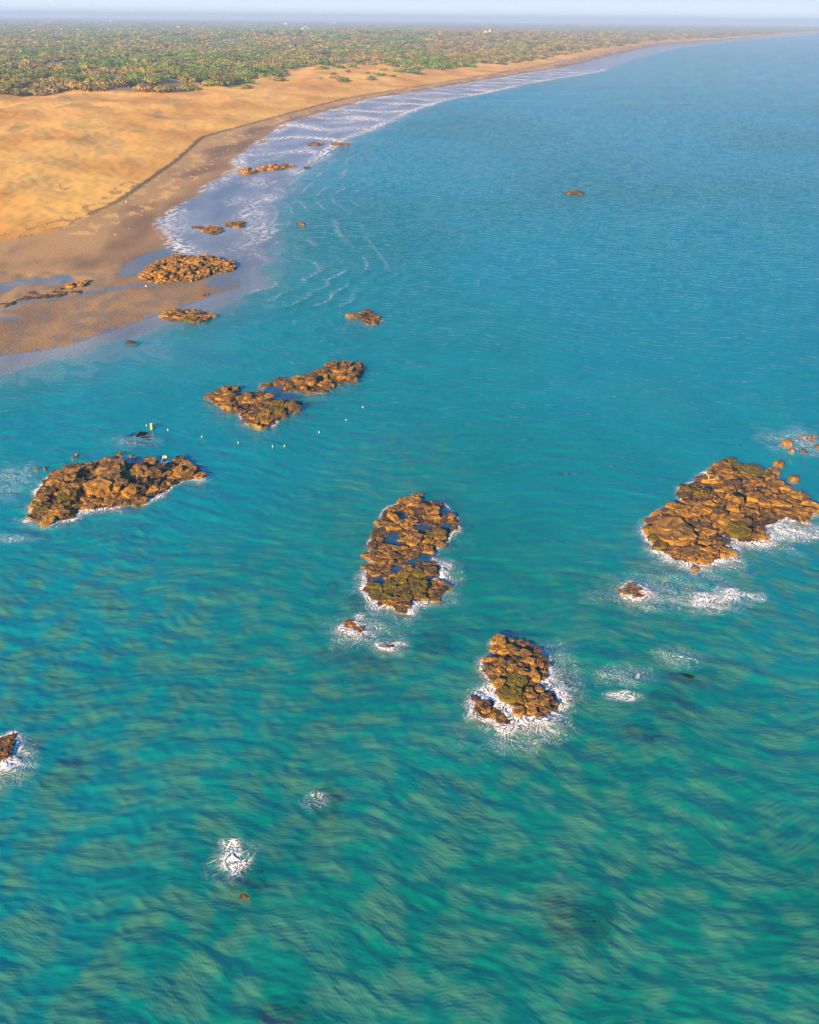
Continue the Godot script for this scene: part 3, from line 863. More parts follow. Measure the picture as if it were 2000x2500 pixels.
# an islet: a low ledge, slabs parted by joints, loose boulders and pools
func islet(key: String, called: String, label: String, category: String, o: Dictionary) -> Node3D:
	var src: Dictionary = ROCKS[key]
	var polys := []
	var box := Rect2()
	var first := true
	for q in src.polys:
		var p := PackedVector2Array()
		for i in range(0, q.size(), 2):
			var w := Vector2(q[i], q[i + 1])
			p.append(w)
			box = Rect2(w, Vector2.ZERO) if first else box.expand(w)
			first = false
		polys.append(p)
	var c := box.get_center()
	for i in polys.size():
		for j in polys[i].size():
			polys[i][j] -= c
	var shift := func(list: Array) -> Array:
		var out := []
		for e in list:
			out.append([e[0] - c.x, e[1] - c.y, e[2], e[3]])
		return out
	var moss: Array = shift.call(src.moss)
	var pools: Array = shift.call(src.pool)
	var rocks: Array = shift.call(src.rock)
	var lift: float = o.get("lift", 0.0)
	var at := Vector3(c.x, lift, c.y)
	var root := thing(called, at)
	tag(root, label, category, o.get("group", ""))
	rng.seed = hash(key)
	var cell: float = o.get("cell", 2.6)
	var high: float = o.get("high", 1.6)
	var cliff: float = o.get("cliff", 0.35)
	var ledge_h: float = o.get("ledge", 0.22)
	var stretch: float = o.get("stretch", 1.5)
	var strike: float = o.get("strike", 0.0)
	var warm: float = o.get("warm", 0.0)
	box.position -= c
	var big := box.grow(cell * 2.0)
	var slope: float = o.get("slope", 5.0)
	var low: float = o.get("low", -0.22)
	# height of the bedrock over the water, in terraces
	var rise := func(p: Vector2, e: float) -> float:
		var bumpy := 0.55 + 0.9 * n_rock.get_noise_2d((p.x + c.x) * 0.11 + 60.0, (p.y + c.y) * 0.11) + 0.35 * n_rock.get_noise_2d((p.x + c.x) * 0.33, (p.y + c.y) * 0.33 + 20.0)
		if n_rock.get_noise_2d((p.x + c.x) * 0.24 + 90.0, (p.y + c.y) * 0.24) < low:
			bumpy *= 0.15
		return ledge_h + high * (cliff + (1.0 - cliff) * smoothstep(0.0, slope, e)) * clampf(bumpy, 0.06, 1.3)
	# the ledge
	if o.get("has_ledge", true):
		var st := clampf(cell * 0.3, 0.45, 2.5)
		var bb := box.grow(4.5)
		var nx := int(bb.size.x / st) + 2
		var nz := int(bb.size.y / st) + 2
		var v := PackedVector3Array()
		var cc := PackedColorArray()
		var keep := PackedByteArray()
		for i in nz:
			for j in nx:
				var p := bb.position + Vector2(j, i) * st
				var e := inside_by(p, polys) + 0.6 * n_rock.get_noise_2d((p.x + c.x) * 0.5, (p.y + c.y) * 0.5)
				var y := lerpf(-2.6, ledge_h, smoothstep(-3.4, 0.6, e))
				if e > 0.0:
					y = maxf(y, float(rise.call(p, e)) - 0.14 - 0.12 * minf(high, 1.5))
				if pools.size():
					var pk := 1.0 - smoothstep(0.8, 1.2, in_ellipses(p, pools))
					y = lerpf(y, ledge_h - 0.17, pk)
				y += 0.17 * n_rock.get_noise_2d((p.x + c.x) * 0.9 + 5.0, (p.y + c.y) * 0.9)
				var w := Vector3(p.x, y, p.y)
				v.append(w)
				cc.append(rock_color(w + Vector3(c.x, 0, c.y), -0.4, warm - 0.3, 0.0))
				keep.append(1 if e > -3.7 else 0)
		var ti := PackedInt32Array()
		for i in nz - 1:
			for j in nx - 1:
				var k := i * nx + j
				if keep[k] + keep[k + 1] + keep[k + nx] + keep[k + nx + 1] > 1:
					ti.append_array([k, k + 1, k + nx, k + 1, k + nx + 1, k + nx])
		put(faceted(v, ti, {"tone": -0.5, "warm": warm - 0.25}, at), "ledge", M.rock, root)
	# pools: a still sheet of clear water in each hollow
	for e in pools:
		var ring := round_outline(e[0], e[1], e[2], e[3], 0.0, 0.2)
		var v := PackedVector3Array([Vector3(e[0], 0, e[1])])
		var un := PackedVector3Array([Vector3.UP])
		var ti := PackedInt32Array()
		for i in ring.size():
			v.append(Vector3(ring[i].x, 0, ring[i].y))
			un.append(Vector3.UP)
			ti.append_array([0, 1 + i, 1 + (i + 1) % ring.size()])
		var pm := put(mesh_of(v, ti, un), "tide_pool", M.pool, root)
		pm.position.y = ledge_h - 0.02
	# slabs
	var sites := PackedVector2Array()
	var y := big.position.y
	var dirv := Vector2.RIGHT.rotated(strike)
	# lay sites on a jittered grid in the strike's own axes
	var half := big.size.length() * 0.5
	var gc := big.get_center()
	var a := -half
	while a < half:
		var b := -half
		while b < half:
			if rng.randf() < 0.74:
				var p := gc + dirv * (a + rng.randf_range(-0.42, 0.42) * cell * stretch) + dirv.orthogonal() * (b + rng.randf_range(-0.42, 0.42) * cell)
				if inside_by(p, polys) > -cell * 2.2:
					sites.append(p)
			b += cell
		a += cell * stretch
	for i in sites.size():
		var p := sites[i]
		var e := inside_by(p, polys)
		if e < 0.08 * cell or in_ellipses(p, pools, 1.1) < 1.0 or in_ellipses(p, rocks.slice(0, o.get("boulders", 40)), 0.85) < 1.0:
			continue
		var poly := PackedVector2Array()
		var R := cell * stretch * 1.3
		for k in 10:
			poly.append(p + Vector2.RIGHT.rotated(TAU * k / 10.0) * R)
		for j in sites.size():
			if j == i or sites[j].distance_squared_to(p) > R * R * 4.0:
				continue
			var m := (p + sites[j]) * 0.5
			var nn := (sites[j] - p).normalized()
			poly = clip(poly, m, nn)
			if poly.size() < 3:
				break
		if poly.size() < 3:
			continue
		# joints
		var gap: float = o.get("gap", 0.05) * cell * rng.randf_range(0.3, 2.0)
		var ctr := Vector2.ZERO
		for q in poly:
			ctr += q
		ctr /= poly.size()
		var rad := 0.0
		for q in poly:
			rad += q.distance_to(ctr)
		rad /= poly.size()
		for k in poly.size():
			poly[k] = ctr + (poly[k] - ctr) * maxf(0.55, 1.0 - gap / rad)
		var top: float = rise.call(p, e)
		top = ledge_h + snappedf(top - ledge_h, 0.22 * minf(high, 1.4)) + rng.randf_range(-0.05, 0.07) * minf(high, 1.2)
		var mm := 0.0
		if moss.size():
			mm = clampf(1.55 - in_ellipses(p, moss), 0.0, 1.0)
		var look := {"tone": rng.randf_range(-0.45, 0.45) + 1.5 * n_rock.get_noise_2d((p.x + c.x) * 0.16, (p.y + c.y) * 0.16 + 33.0), "warm": warm + o.get("warm_mottle", 0.0) * (0.4 + 1.6 * n_rock.get_noise_2d((p.x + c.x) * 0.13 + 12.0, (p.y + c.y) * 0.13)), "moss": mm, "rough": o.get("rough", 0.17), "fine": o.get("fine", 0.3), "slab": not o.has("knobs")}  # warm ochre share of the stone varies by noise over the plan
		var lean := Vector2(rng.randf_range(-0.1, 0.1), rng.randf_range(-0.1, 0.1)) + Vector2(o.get("dipx", 0.0), o.get("dipz", 0.0))
		put(stone_mesh(poly, minf(-0.5, top - 0.9), top, rng.randf_range(0.0, 0.12) * rad, lean, look, at), "slab", M.rock, root)
	for e: Array in rocks.slice(0, o.get("boulders", 40)):
		var p := Vector2(e[0], e[1])
		var rr: float = sqrt(float(e[2]) * float(e[3]))
		var mm := 0.0
		if moss.size():
			mm = clampf(1.35 - in_ellipses(p, moss), 0.0, 1.0)
		var tall: float = clampf(rr * o.get("boulder", 0.42), 0.25, high * 1.1) * clampf(2.2 / rr, 0.25, 1.0)
		var bed := lerpf(ledge_h, rise.call(p, inside_by(p, polys)), 0.75)
		var look := {"tone": rng.randf_range(-0.2, 0.7), "warm": warm + 0.3, "moss": mm, "rough": 0.17, "fine": 0.3, "slab": true}
		put(stone_mesh(round_outline(e[0], e[1], e[2], e[3], rng.randf_range(-0.2, 0.2)), -0.6, bed + tall * 0.72, tall * 0.16, Vector2(rng.randf_range(-0.12, 0.12), rng.randf_range(-0.12, 0.06)), look, at), "boulder", M.rock, root)
	# loose rubble lying in the joints and hollows
	var rub_v := PackedVector3Array()
	var rub_t := PackedInt32Array()
	var many := int(minf(box.get_area() * 0.3, 220.0)) if cell < 1.6 else 0
	for i in many:
		var p := box.position + Vector2(rng.randf(), rng.randf()) * box.size
		if inside_by(p, polys) < 0.1 or in_ellipses(p, pools) < 0.9:
			continue
		var z := rng.randf_range(0.10, 0.24) * clampf(cell, 0.8, 1.3)
		var base := rub_v.size()
		var yy: float = float(rise.call(p, inside_by(p, polys))) + z * rng.randf_range(-0.3, 0.3)
		for k in 6:
			var dd: Vector3 = [Vector3.RIGHT, Vector3.LEFT, Vector3.UP, Vector3.DOWN, Vector3.BACK, Vector3.FORWARD][k]
			rub_v.append(Vector3(p.x, yy, p.y) + dd.rotated(Vector3(0.5, 0.7, 0.5).normalized(), p.x * 7.0) * z * rng.randf_range(0.7, 1.4))
		for f in [[0, 2, 4], [4, 2, 1], [1, 2, 5], [5, 2, 0], [4, 3, 0], [1, 3, 4], [5, 3, 1], [0, 3, 5]]:
			rub_t.append_array([base + f[0], base + f[2], base + f[1]])
	if rub_t.size():
		var rub := put(faceted(rub_v, rub_t, {"tone": 0.0, "warm": warm, "slab": true}, at), "rubble", M.rock, root)
		rub.set_meta("kind", "stuff")
	return root

func clip(poly: PackedVector2Array, m: Vector2, n: Vector2) -> PackedVector2Array:
	var out := PackedVector2Array()
	for k in poly.size():
		var a := poly[k]
		var b := poly[(k + 1) % poly.size()]
		var da := (a - m).dot(n)
		var db := (b - m).dot(n)
		if da <= 0.0:
			out.append(a)
		if (da < 0.0 and db > 0.0) or (da > 0.0 and db < 0.0):
			out.append(a.lerp(b, da / (da - db)))
	return out

func build_rocks() -> void:
	islet("A", "rock_islet", "tall jagged ochre rock islet with a small yellow flag on its crest", "islet", {"boulders": 4, "cell": 1.35, "high": 2.1, "cliff": 0.3, "stretch": 1.9, "strike": 0.15, "warm": 0.2, "warm_mottle": 0.25, "dipz": -0.06})
	islet("B", "rock_islet", "long brown rock islet in two arms with blue pools between them", "islet", {"cell": 1.3, "high": 1.35, "cliff": 0.75, "stretch": 1.6, "strike": -0.5, "warm": 0.14, "warm_mottle": 0.15})
	islet("C", "rock_islet", "flat orange reef full of tide pools with a mossy green slab at one end", "islet", {"boulders": 3, "cell": 0.95, "high": 0.6, "cliff": 0.3, "stretch": 2.5, "strike": 0.1, "low": -0.14, "ledge": 0.16, "warm": 0.3, "boulder": 0.5, "slope": 3.0})
	islet("D", "rock_islet", "small rounded rock islet of bulging boulders with green moss and white surf", "islet", {"cell": 0.8, "high": 0.6, "cliff": 0.3, "stretch": 1.4, "low": -0.1, "ledge": 0.2, "warm": 0.12, "boulder": 0.5, "slope": 2.5})
	islet("E", "rock_islet", "broad cracked ochre rock islet with a round terrace and an orange crest", "islet", {"boulders": 5, "cell": 1.4, "high": 1.7, "cliff": 0.25, "stretch": 2.1, "strike": 0.2, "warm": 0.22, "warm_mottle": 0.35, "boulder": 0.28, "slope": 8.0})
	islet("G", "beach_rock", "large golden mound of knobbly boulders where the beach meets the spit", "rock", {"knobs": true, "cell": 1.1, "high": 2.3, "cliff": 0.3, "stretch": 1.2, "strike": 0.1, "warm": 0.75, "warm_mottle": 0.3, "rough": 0.2, "low": -0.35, "slope": 5.0})
	islet("I", "rock_islet", "low golden brown reef just off the sand spit", "islet", {"cell": 1.3, "high": 1.0, "cliff": 0.45, "stretch": 1.3, "warm": 0.35, "low": -0.3})
	islet("H", "beach_rock", "cluster of bright yellow boulders beside the tidal channel", "rock", {"cell": 1.2, "high": 1.2, "cliff": 0.6, "warm": 0.7, "has_ledge": false, "lift": 0.1})
	islet("Hl", "rock_ledge", "thin dark rock ledge along the tidal channel in the wet sand", "rock ledge", {"cell": 1.4, "high": 0.12, "cliff": 0.5, "stretch": 2.0, "warm": -0.5})
	islet("L", "reef", "narrow golden reef reaching from the beach into the surf", "reef", {"cell": 2.4, "high": 1.7, "cliff": 0.45, "warm": 0.5, "slope": 4.0})
	islet("L2", "reef", "small brown rock off the tip of the golden reef", "reef", {"cell": 1.6, "high": 0.6, "warm": 0.0})
	islet("M", "reef", "broken olive brown reef in the shallow lagoon", "reef", {"cell": 1.9, "high": 0.8, "cliff": 0.4, "warm": 0.25})
	islet("J", "rock_islet", "small brown pointed rock alone in open water", "islet", {"cell": 1.3, "high": 1.0, "cliff": 0.5, "warm": 0.0, "slope": 3.0})
	islet("K", "reef", "tiny awash brown rock off the sand spit", "reef", {"cell": 1.0, "high": 0.2, "warm": -0.2})
	islet("N1", "reef", "slim brown reef in the surf nearer the sand", "reef", {"cell": 2.4, "high": 1.2, "warm": 0.1})
	islet("N2", "reef", "slim brown reef at the outer edge of the surf", "reef", {"cell": 2.4, "high": 1.2, "warm": 0.0})
	islet("O", "reef", "dark distant reef alone in the blue water", "reef", {"cell": 2.2, "high": 0.9, "warm": -0.4})
	islet("Pk", "reef", "small pale brown rock in water off the lagoon", "reef", {"cell": 1.5, "high": 0.6, "warm": 0.0})
	islet("Q", "rock_islet", "foam ringed orange rock standing in green water", "islet", {"cell": 0.9, "high": 0.6, "cliff": 0.5, "warm": 0.3})
	islet("R", "reef", "dark rock tip just breaking the surface beside a foam patch", "reef", {"cell": 0.7, "high": 0.06, "ledge": -0.02, "warm": -0.6, "has_ledge": false})
	islet("S1", "reef", "brown awash rock with foam next to the mossy reef end", "reef", {"cell": 1.0, "high": 0.35, "warm": 0.05, "ledge": 0.1})
	islet("S2", "reef", "low dark reef strip with a breaking ripple", "reef", {"cell": 0.9, "high": 0.15, "warm": -0.2, "ledge": 0.06, "low": 0.1})
	islet("T", "reef", "small wave washed brown rock below the broad islet", "reef", {"cell": 1.0, "high": 0.25, "warm": 0.0, "ledge": 0.1})
	islet("s1", "reef", "tiny orange rock in the shallows off the spit tip", "reef", {"cell": 0.7, "high": 0.5, "warm": 0.4})
	rng.seed = 99
	for i in STONES.size():
		var e: Array = STONES[i]
		var rr := sqrt(float(e[2]) * minf(float(e[3]), float(e[2]) * 1.2))
		var at := Vector3(e[0], 0, e[1])
		var look := {"tone": rng.randf_range(-0.1, 0.6), "warm": 0.2, "moss": 0.0, "rough": 0.15, "fine": 0.2}
		var m := stone_mesh(round_outline(0, 0, e[2], minf(e[3], e[2] * 1.2)), -0.7, clampf(rr * 0.4, 0.25, 0.8), rr * 0.22, Vector2.ZERO, look, at)
		var o := put_top(m, "sea_boulder", M.rock)
		o.position = at
		var which := "round brown boulder in the foam past the broad islet" if i < 10 else ("loose boulder against the broad cracked islet" if i < 19 else "small dark boulder in the water behind the flagged islet")
		tag(o, which, "boulder", ["boulders in the foam", "boulders by the broad islet", "boulders behind the flagged islet"][0 if i < 10 else (1 if i < 19 else 2)])
	var sunken_labels := ["large dark sunken rock alone in the open green water", "dark sunken rock beside the sparkling foam patch", "dark sunken rock under the faint foam speckle", "lone sunken rock far out from every islet", "sunken rock between the pool reef and the boulder islet", "narrow sunken ledge under the scattered foam patch", "sunken shelf around the foam ringed orange rock", "sunken rock under the round white foam patch", "sunken rock linking the awash rock to the mossy reef end", "sunken rock beneath the low dark reef strip", "small sunken stone beside the mossy pool reef", "sunken shelf on the surf side of the boulder islet", "broad sunken slab past the sparkling foam patch", "thin sunken ledge trailing off the foam ringed rock", "sunken ledge behind the flagged islet near the raft", "small sunken rock past the low dark reef strip"]
	for i in SUNKEN.size():
		var e: Array = SUNKEN[i]
		var at := Vector3(e[0], 0, e[1])
		var rx: float = e[2]
		var rz: float = e[3]
		var look := {"tone": -0.8, "warm": -0.6, "moss": 0.0, "rough": 0.07, "fine": 0.4, "mound": true}
		var m := stone_mesh(round_outline(0, 0, rx, rz, 0.0, 0.35), -2.6, -0.24, 0.12, Vector2.ZERO, look, at)
		var o := put_top(m, "sunken_rock", M.weed_rock)
		o.position = at
		tag(o, sunken_labels[i], "sunken rock", "rocks under the water")

# ---- foam: thin lacy sheets that float on the water

func foam_sheet(called: String, label: String, box: Rect2, step: float, mat: Material, amount: Callable, high := 0.03) -> void:
	var nx := int(box.size.x / step) + 2
	var nz := int(box.size.y / step) + 2
	var v := PackedVector3Array()
	var cc := PackedColorArray()
	var uv := PackedVector2Array()
	var on := PackedByteArray()
	for i in nz:
		for j in nx:
			var p := box.position + Vector2(j, i) * step
			var k: float = amount.call(p)
			v.append(Vector3(p.x, wave_height(p.x, -p.y) * (1.0 if mat == M.foam or mat == M.wash else 0.06) + high + (0.10 * clampf(k - 0.6, 0.0, 1.0)), p.y))
			cc.append(Color(0.80, 0.82, 0.84, clampf(k, 0.0, 1.0)))
			uv.append(p + Vector2(0.9 * n_soft.get_noise_2d(p.x * 0.3, p.y * 0.3), 0.9 * n_soft.get_noise_2d(p.x * 0.3 + 50.0, p.y * 0.3)))
			on.append(1 if k > 0.02 else 0)
	var ti := PackedInt32Array()
	for i in nz - 1:
		for j in nx - 1:
			var k := i * nx + j
			if on[k] + on[k + 1] + on[k + nx] + on[k + nx + 1] > 0:
				ti.append_array([k, k + 1, k + nx, k + 1, k + nx + 1, k + nx])
	if ti.is_empty():
		return
	var o := put_top(mesh_of(v, ti, grid_normals(v, nz, nx), cc, uv), called, mat)
	tag(o, label, "foam", "", "stuff")

func ring_amount(key: String, wide: float, front: float, amount: float) -> Callable:
	var polys := []
	for q in ROCKS[key].polys:
		var p := PackedVector2Array()
		for i in range(0, q.size(), 2):
			p.append(Vector2(q[i], q[i + 1]))
		polys.append(p)
	var mid := Vector2.ZERO
	for p in polys[0]:
		mid += p
	mid /= polys[0].size()
	return func(p: Vector2) -> float:
		var e := -inside_by(p, polys)
		var facing := clampf(0.5 + 0.5 * (p - mid).normalized().dot(Vector2(0.35, 1.0).normalized()), 0.0, 1.0)
		var reach: float = 2.3 * wide * (0.25 + front * pow(facing, 2.0)) * (0.7 + 0.9 * n_fine.get_noise_2d(p.x * 0.12, p.y * 0.12))
		var k: float = 1.0 - smoothstep(0.0, maxf(reach, 0.1), absf(e))
		return k * amount * 1.35 * (0.75 + 0.5 * n_fine.get_noise_2d(p.x * 0.35 + 9.0, p.y * 0.35))

func box_of(key: String, grow: float) -> Rect2:
	var b := Rect2(Vector2(ROCKS[key].polys[0][0], ROCKS[key].polys[0][1]), Vector2.ZERO)
	for q in ROCKS[key].polys:
		for i in range(0, q.size(), 2):
			b = b.expand(Vector2(q[i], q[i + 1]))
	return b.grow(grow)

func build_foam() -> void:
	var near := [["A", 1.6, 1.2, 0.95, "flagged islet"], ["B", 0.8, 0.6, 0.75, "two armed islet"], ["C", 1.5, 1.5, 0.9, "mossy pool reef"], ["D", 2.4, 1.5, 1.05, "boulder islet"], ["E", 2.6, 1.4, 1.0, "broad cracked islet"], ["Q", 2.5, 1.3, 1.0, "rock in green water"], ["S1", 2.2, 1.0, 1.0, "awash rock by the reef end"], ["S2", 1.2, 1.2, 0.9, "low dark reef strip"], ["T", 2.4, 1.0, 1.0, "small wave washed rock"], ["J", 0.6, 0.6, 0.6, "pointed rock"]]
	for k in near:
		foam_sheet("sea_foam", "white lacy foam washing round the " + str(k[4]), box_of(k[0], 5.0), 0.35, M.foam, ring_amount(k[0], k[1], k[2], k[3]))
	for k in near:
		foam_sheet("sea_foam", "solid white water breaking against the " + str(k[4]), box_of(k[0], 3.0), 0.3, M.wash, ring_amount(k[0], float(k[1]) * 0.36, float(k[2]) * 1.2, 1.1), 0.06)
	for f in FOAM:
		if float(f[2]) > 1.05:
			var c: Array = f[0]
			foam_sheet("breaker", "churned white core of the " + str(f[1]), Rect2(c[0] - c[2] * 1.5, c[1] - c[3] * 1.5, c[2] * 3.0, c[3] * 3.0), 0.3, M.wash, func(p: Vector2) -> float:
				var q := Vector2((p.x - c[0]) / c[2], (p.y - c[1]) / c[3]).length() + 0.6 * n_fine.get_noise_2d(p.x * 0.25, p.y * 0.25)
				return 1.0 - smoothstep(0.15, 0.85, q), 0.08)
		var e: Array = f[0]
		foam_sheet("sea_foam", f[1], Rect2(e[0] - e[2] * 1.9, e[1] - e[3] * 1.9, e[2] * 3.8, e[3] * 3.8), 0.35, M.foam, func(p: Vector2) -> float:
			var u: float = (p.x - e[0]) / e[2]
			var w: float = (p.y - e[1]) / e[3]
			var q := sqrt(u * u + w * w) + 0.5 * n_fine.get_noise_2d(p.x * 0.16, p.y * 0.16)
			return 1.3 * (1.0 - smoothstep(0.1, 1.25, q)) * float(f[2]) * (0.8 + 0.5 * n_fine.get_noise_2d(p.x * 0.4, p.y * 0.4)))
	# surf running up the sand
	foam_sheet("surf_foam", "white surf streaks over the shallow sandbank along the beach", Rect2(-135, -1900, 560, 1560), 2.4, M.swash, func(p: Vector2) -> float:
		var d := -p.y
		var r := row_of(d)
		var xs: float = r[0]
		var xo: float = r[1]
		if p.x < xs - 3.0 or p.x > xo + 8.0:
			return 0.0
		var t := (p.x - xs) / (xo - xs)
		var streak := pow(0.5 + 0.5 * sin(d * 0.072 + 1.6 * n_soft.get_noise_2d(p.x * 0.02, d * 0.01) + p.x * 0.02), 6.0)
		var k := 1.0 * streak * smoothstep(600.0, 700.0, d)
		k = maxf(k, 0.95 * (1.0 - smoothstep(0.0, 5.0 + 0.003 * d, absf(p.x - xo) * float(r[4]))) * smoothstep(560.0, 680.0, d))
		k *= 0.55 + 0.9 * maxf(0.0, 0.35 + n_fine.get_noise_2d(p.x * 0.02 + 6.0, d * 0.008))
		k = maxf(k, (0.45 + 1.1 * n_fine.get_noise_2d(p.x * 0.03, d * 0.016)) * (1.0 - smoothstep(0.0, 9.0, absf(p.x - xs - 2.0) * float(r[4]))))
		k = maxf(k, 0.0 + 0.9 * n_fine.get_noise_2d(p.x * 0.035 + 40.0, d * 0.014))
		return k * smoothstep(345.0, 380.0, d), 0.04)

	# thin crests of small waves coming in round the lagoon
	foam_sheet("surf_foam", "thin curving white wave crests rolling in off the lagoon", Rect2(-78, -680, 130, 390), 0.8, M.surf, func(p: Vector2) -> float:
		var d := -p.y
		var r := row_of(d)
		var off: float = (p.x - float(r[1])) * float(r[4])
		if off < -2.0 or off > 62.0:
			return 0.0
		var ph := off / 8.5 + 1.2 * n_soft.get_noise_2d(p.x * 0.012, d * 0.008)
		var crest := pow(0.5 + 0.5 * sin(ph * TAU), 14.0)
		return 0.75 * crest * smoothstep(0.0, 0.4, n_fine.get_noise_2d(off * 0.05 + 3.0, d * 0.02) + 0.18) * (1.0 - smoothstep(25.0, 60.0, off)), 0.26)

# ---- scrub

func bush_mesh(s: int, leaves: int, leaf: float, flat: float) -> ArrayMesh:
	var g := RandomNumberGenerator.new()
	g.seed = s
	var lobes := []
	for i in 8:
		var a := TAU * i / 8.0 + g.randf_range(-0.4, 0.4)
		var r := 0.0 if i == 0 else g.randf_range(0.30, 0.62)
		lobes.append([Vector3(cos(a) * r, g.randf_range(0.20, 0.42) * flat + (0.22 * flat if i == 0 else 0.0), sin(a) * r), g.randf_range(0.30, 0.46)])
	var v := PackedVector3Array()
	var n := PackedVector3Array()
	var c := PackedColorArray()
	var ti := PackedInt32Array()
	for i in leaves:
		var l: Array = lobes[g.randi() % lobes.size()]
		var dir := Vector3(g.randfn(), g.randfn() + 0.25, g.randfn()).normalized()
		var rad: float = l[1]
		var p: Vector3 = l[0] + Vector3(dir.x, dir.y * flat, dir.z) * rad * g.randf_range(0.72, 1.08)
		p.y = maxf(p.y, 0.02)
		var nn := (dir + Vector3(g.randfn(), g.randfn(), g.randfn()) * 0.28).normalized()
		var t := nn.cross(Vector3(g.randfn(), g.randfn(), g.randfn())).normalized()
		var b := nn.cross(t)
		var z := leaf * g.randf_range(0.6, 1.35)
		var k := v.size()
		v.append_array([p + t * z, p + b * z * 0.7, p - t * z, p - b * z * 0.7])
		var sh := g.randf_range(0.7, 1.3)
		for q in 4:
			n.append(nn)
			c.append(Color(sh, sh, sh))
		ti.append_array([k, k + 2, k + 1, k, k + 3, k + 2])
	return mesh_of(v, ti, n, c)

func stem_mesh(s: int) -> ArrayMesh:
	var g := RandomNumberGenerator.new()
	g.seed = s
	var st := SurfaceTool.new()
	st.begin(Mesh.PRIMITIVE_TRIANGLES)
	for i in 4:
		var a := TAU * i / 4.0 + g.randf_range(-0.5, 0.5)
		tube(st, [Vector3(0, -0.15, 0), Vector3(cos(a) * 0.15, 0.12, sin(a) * 0.15), Vector3(cos(a) * 0.42, 0.34, sin(a) * 0.42)], [0.05, 0.035, 0.015], 5)
	st.generate_normals()
	return st.commit()

func tube(st: SurfaceTool, pts: Array, radii: Array, sides := 6) -> void:
	var rings := []
	for i in pts.size():
		var d: Vector3 = (pts[mini(i + 1, pts.size() - 1)] - pts[maxi(i - 1, 0)]).normalized()
		var t := d.cross(Vector3.UP if absf(d.y) < 0.9 else Vector3.RIGHT).normalized()
		var b := d.cross(t)
		var ring := []
		for k in sides:
			var a := TAU * k / sides
			ring.append(pts[i] + (t * cos(a) + b * sin(a)) * float(radii[i]))
		rings.append(ring)
	for i in pts.size() - 1:
		for k in sides:
			var j := (k + 1) % sides
			for q in [rings[i][k], rings[i][j], rings[i + 1][k], rings[i][j], rings[i + 1][j], rings[i + 1][k]]:
				st.add_vertex(q)
	for e in [0, pts.size() - 1]:
		for k in sides:
			var j := (k + 1) % sides
			for q in [pts[e], rings[e][k], rings[e][j]]:
				st.add_vertex(q)

func scrub_color(x: float, d: float, g: RandomNumberGenerator) -> Color:
	var k := n_fine.get_noise_2d(x * 0.0042 + 20.0, d * 0.0030)
	var green := Color(0.075, 0.145, 0.014)
	var olive := Color(0.16, 0.155, 0.035)
	var brown := Color(0.17, 0.135, 0.05)
	var c := olive.lerp(green, clampf(0.5 + k * 3.0, 0.0, 1.0))
	if k < -0.12:
		c = olive.lerp(brown, clampf((-k - 0.12) * 5.0, 0.0, 1.0))
	if x > 60.0 and d > 1900.0:
		c = c.lerp(brown, 0.55)
	var m := g.randf()
	if m < 0.07:
		c = c.lerp(brown, 0.7)
	elif m > 0.86:
		c = c.lerp(Color(0.045, 0.075, 0.022), 0.8)
	return c * g.randf_range(0.8, 1.6)

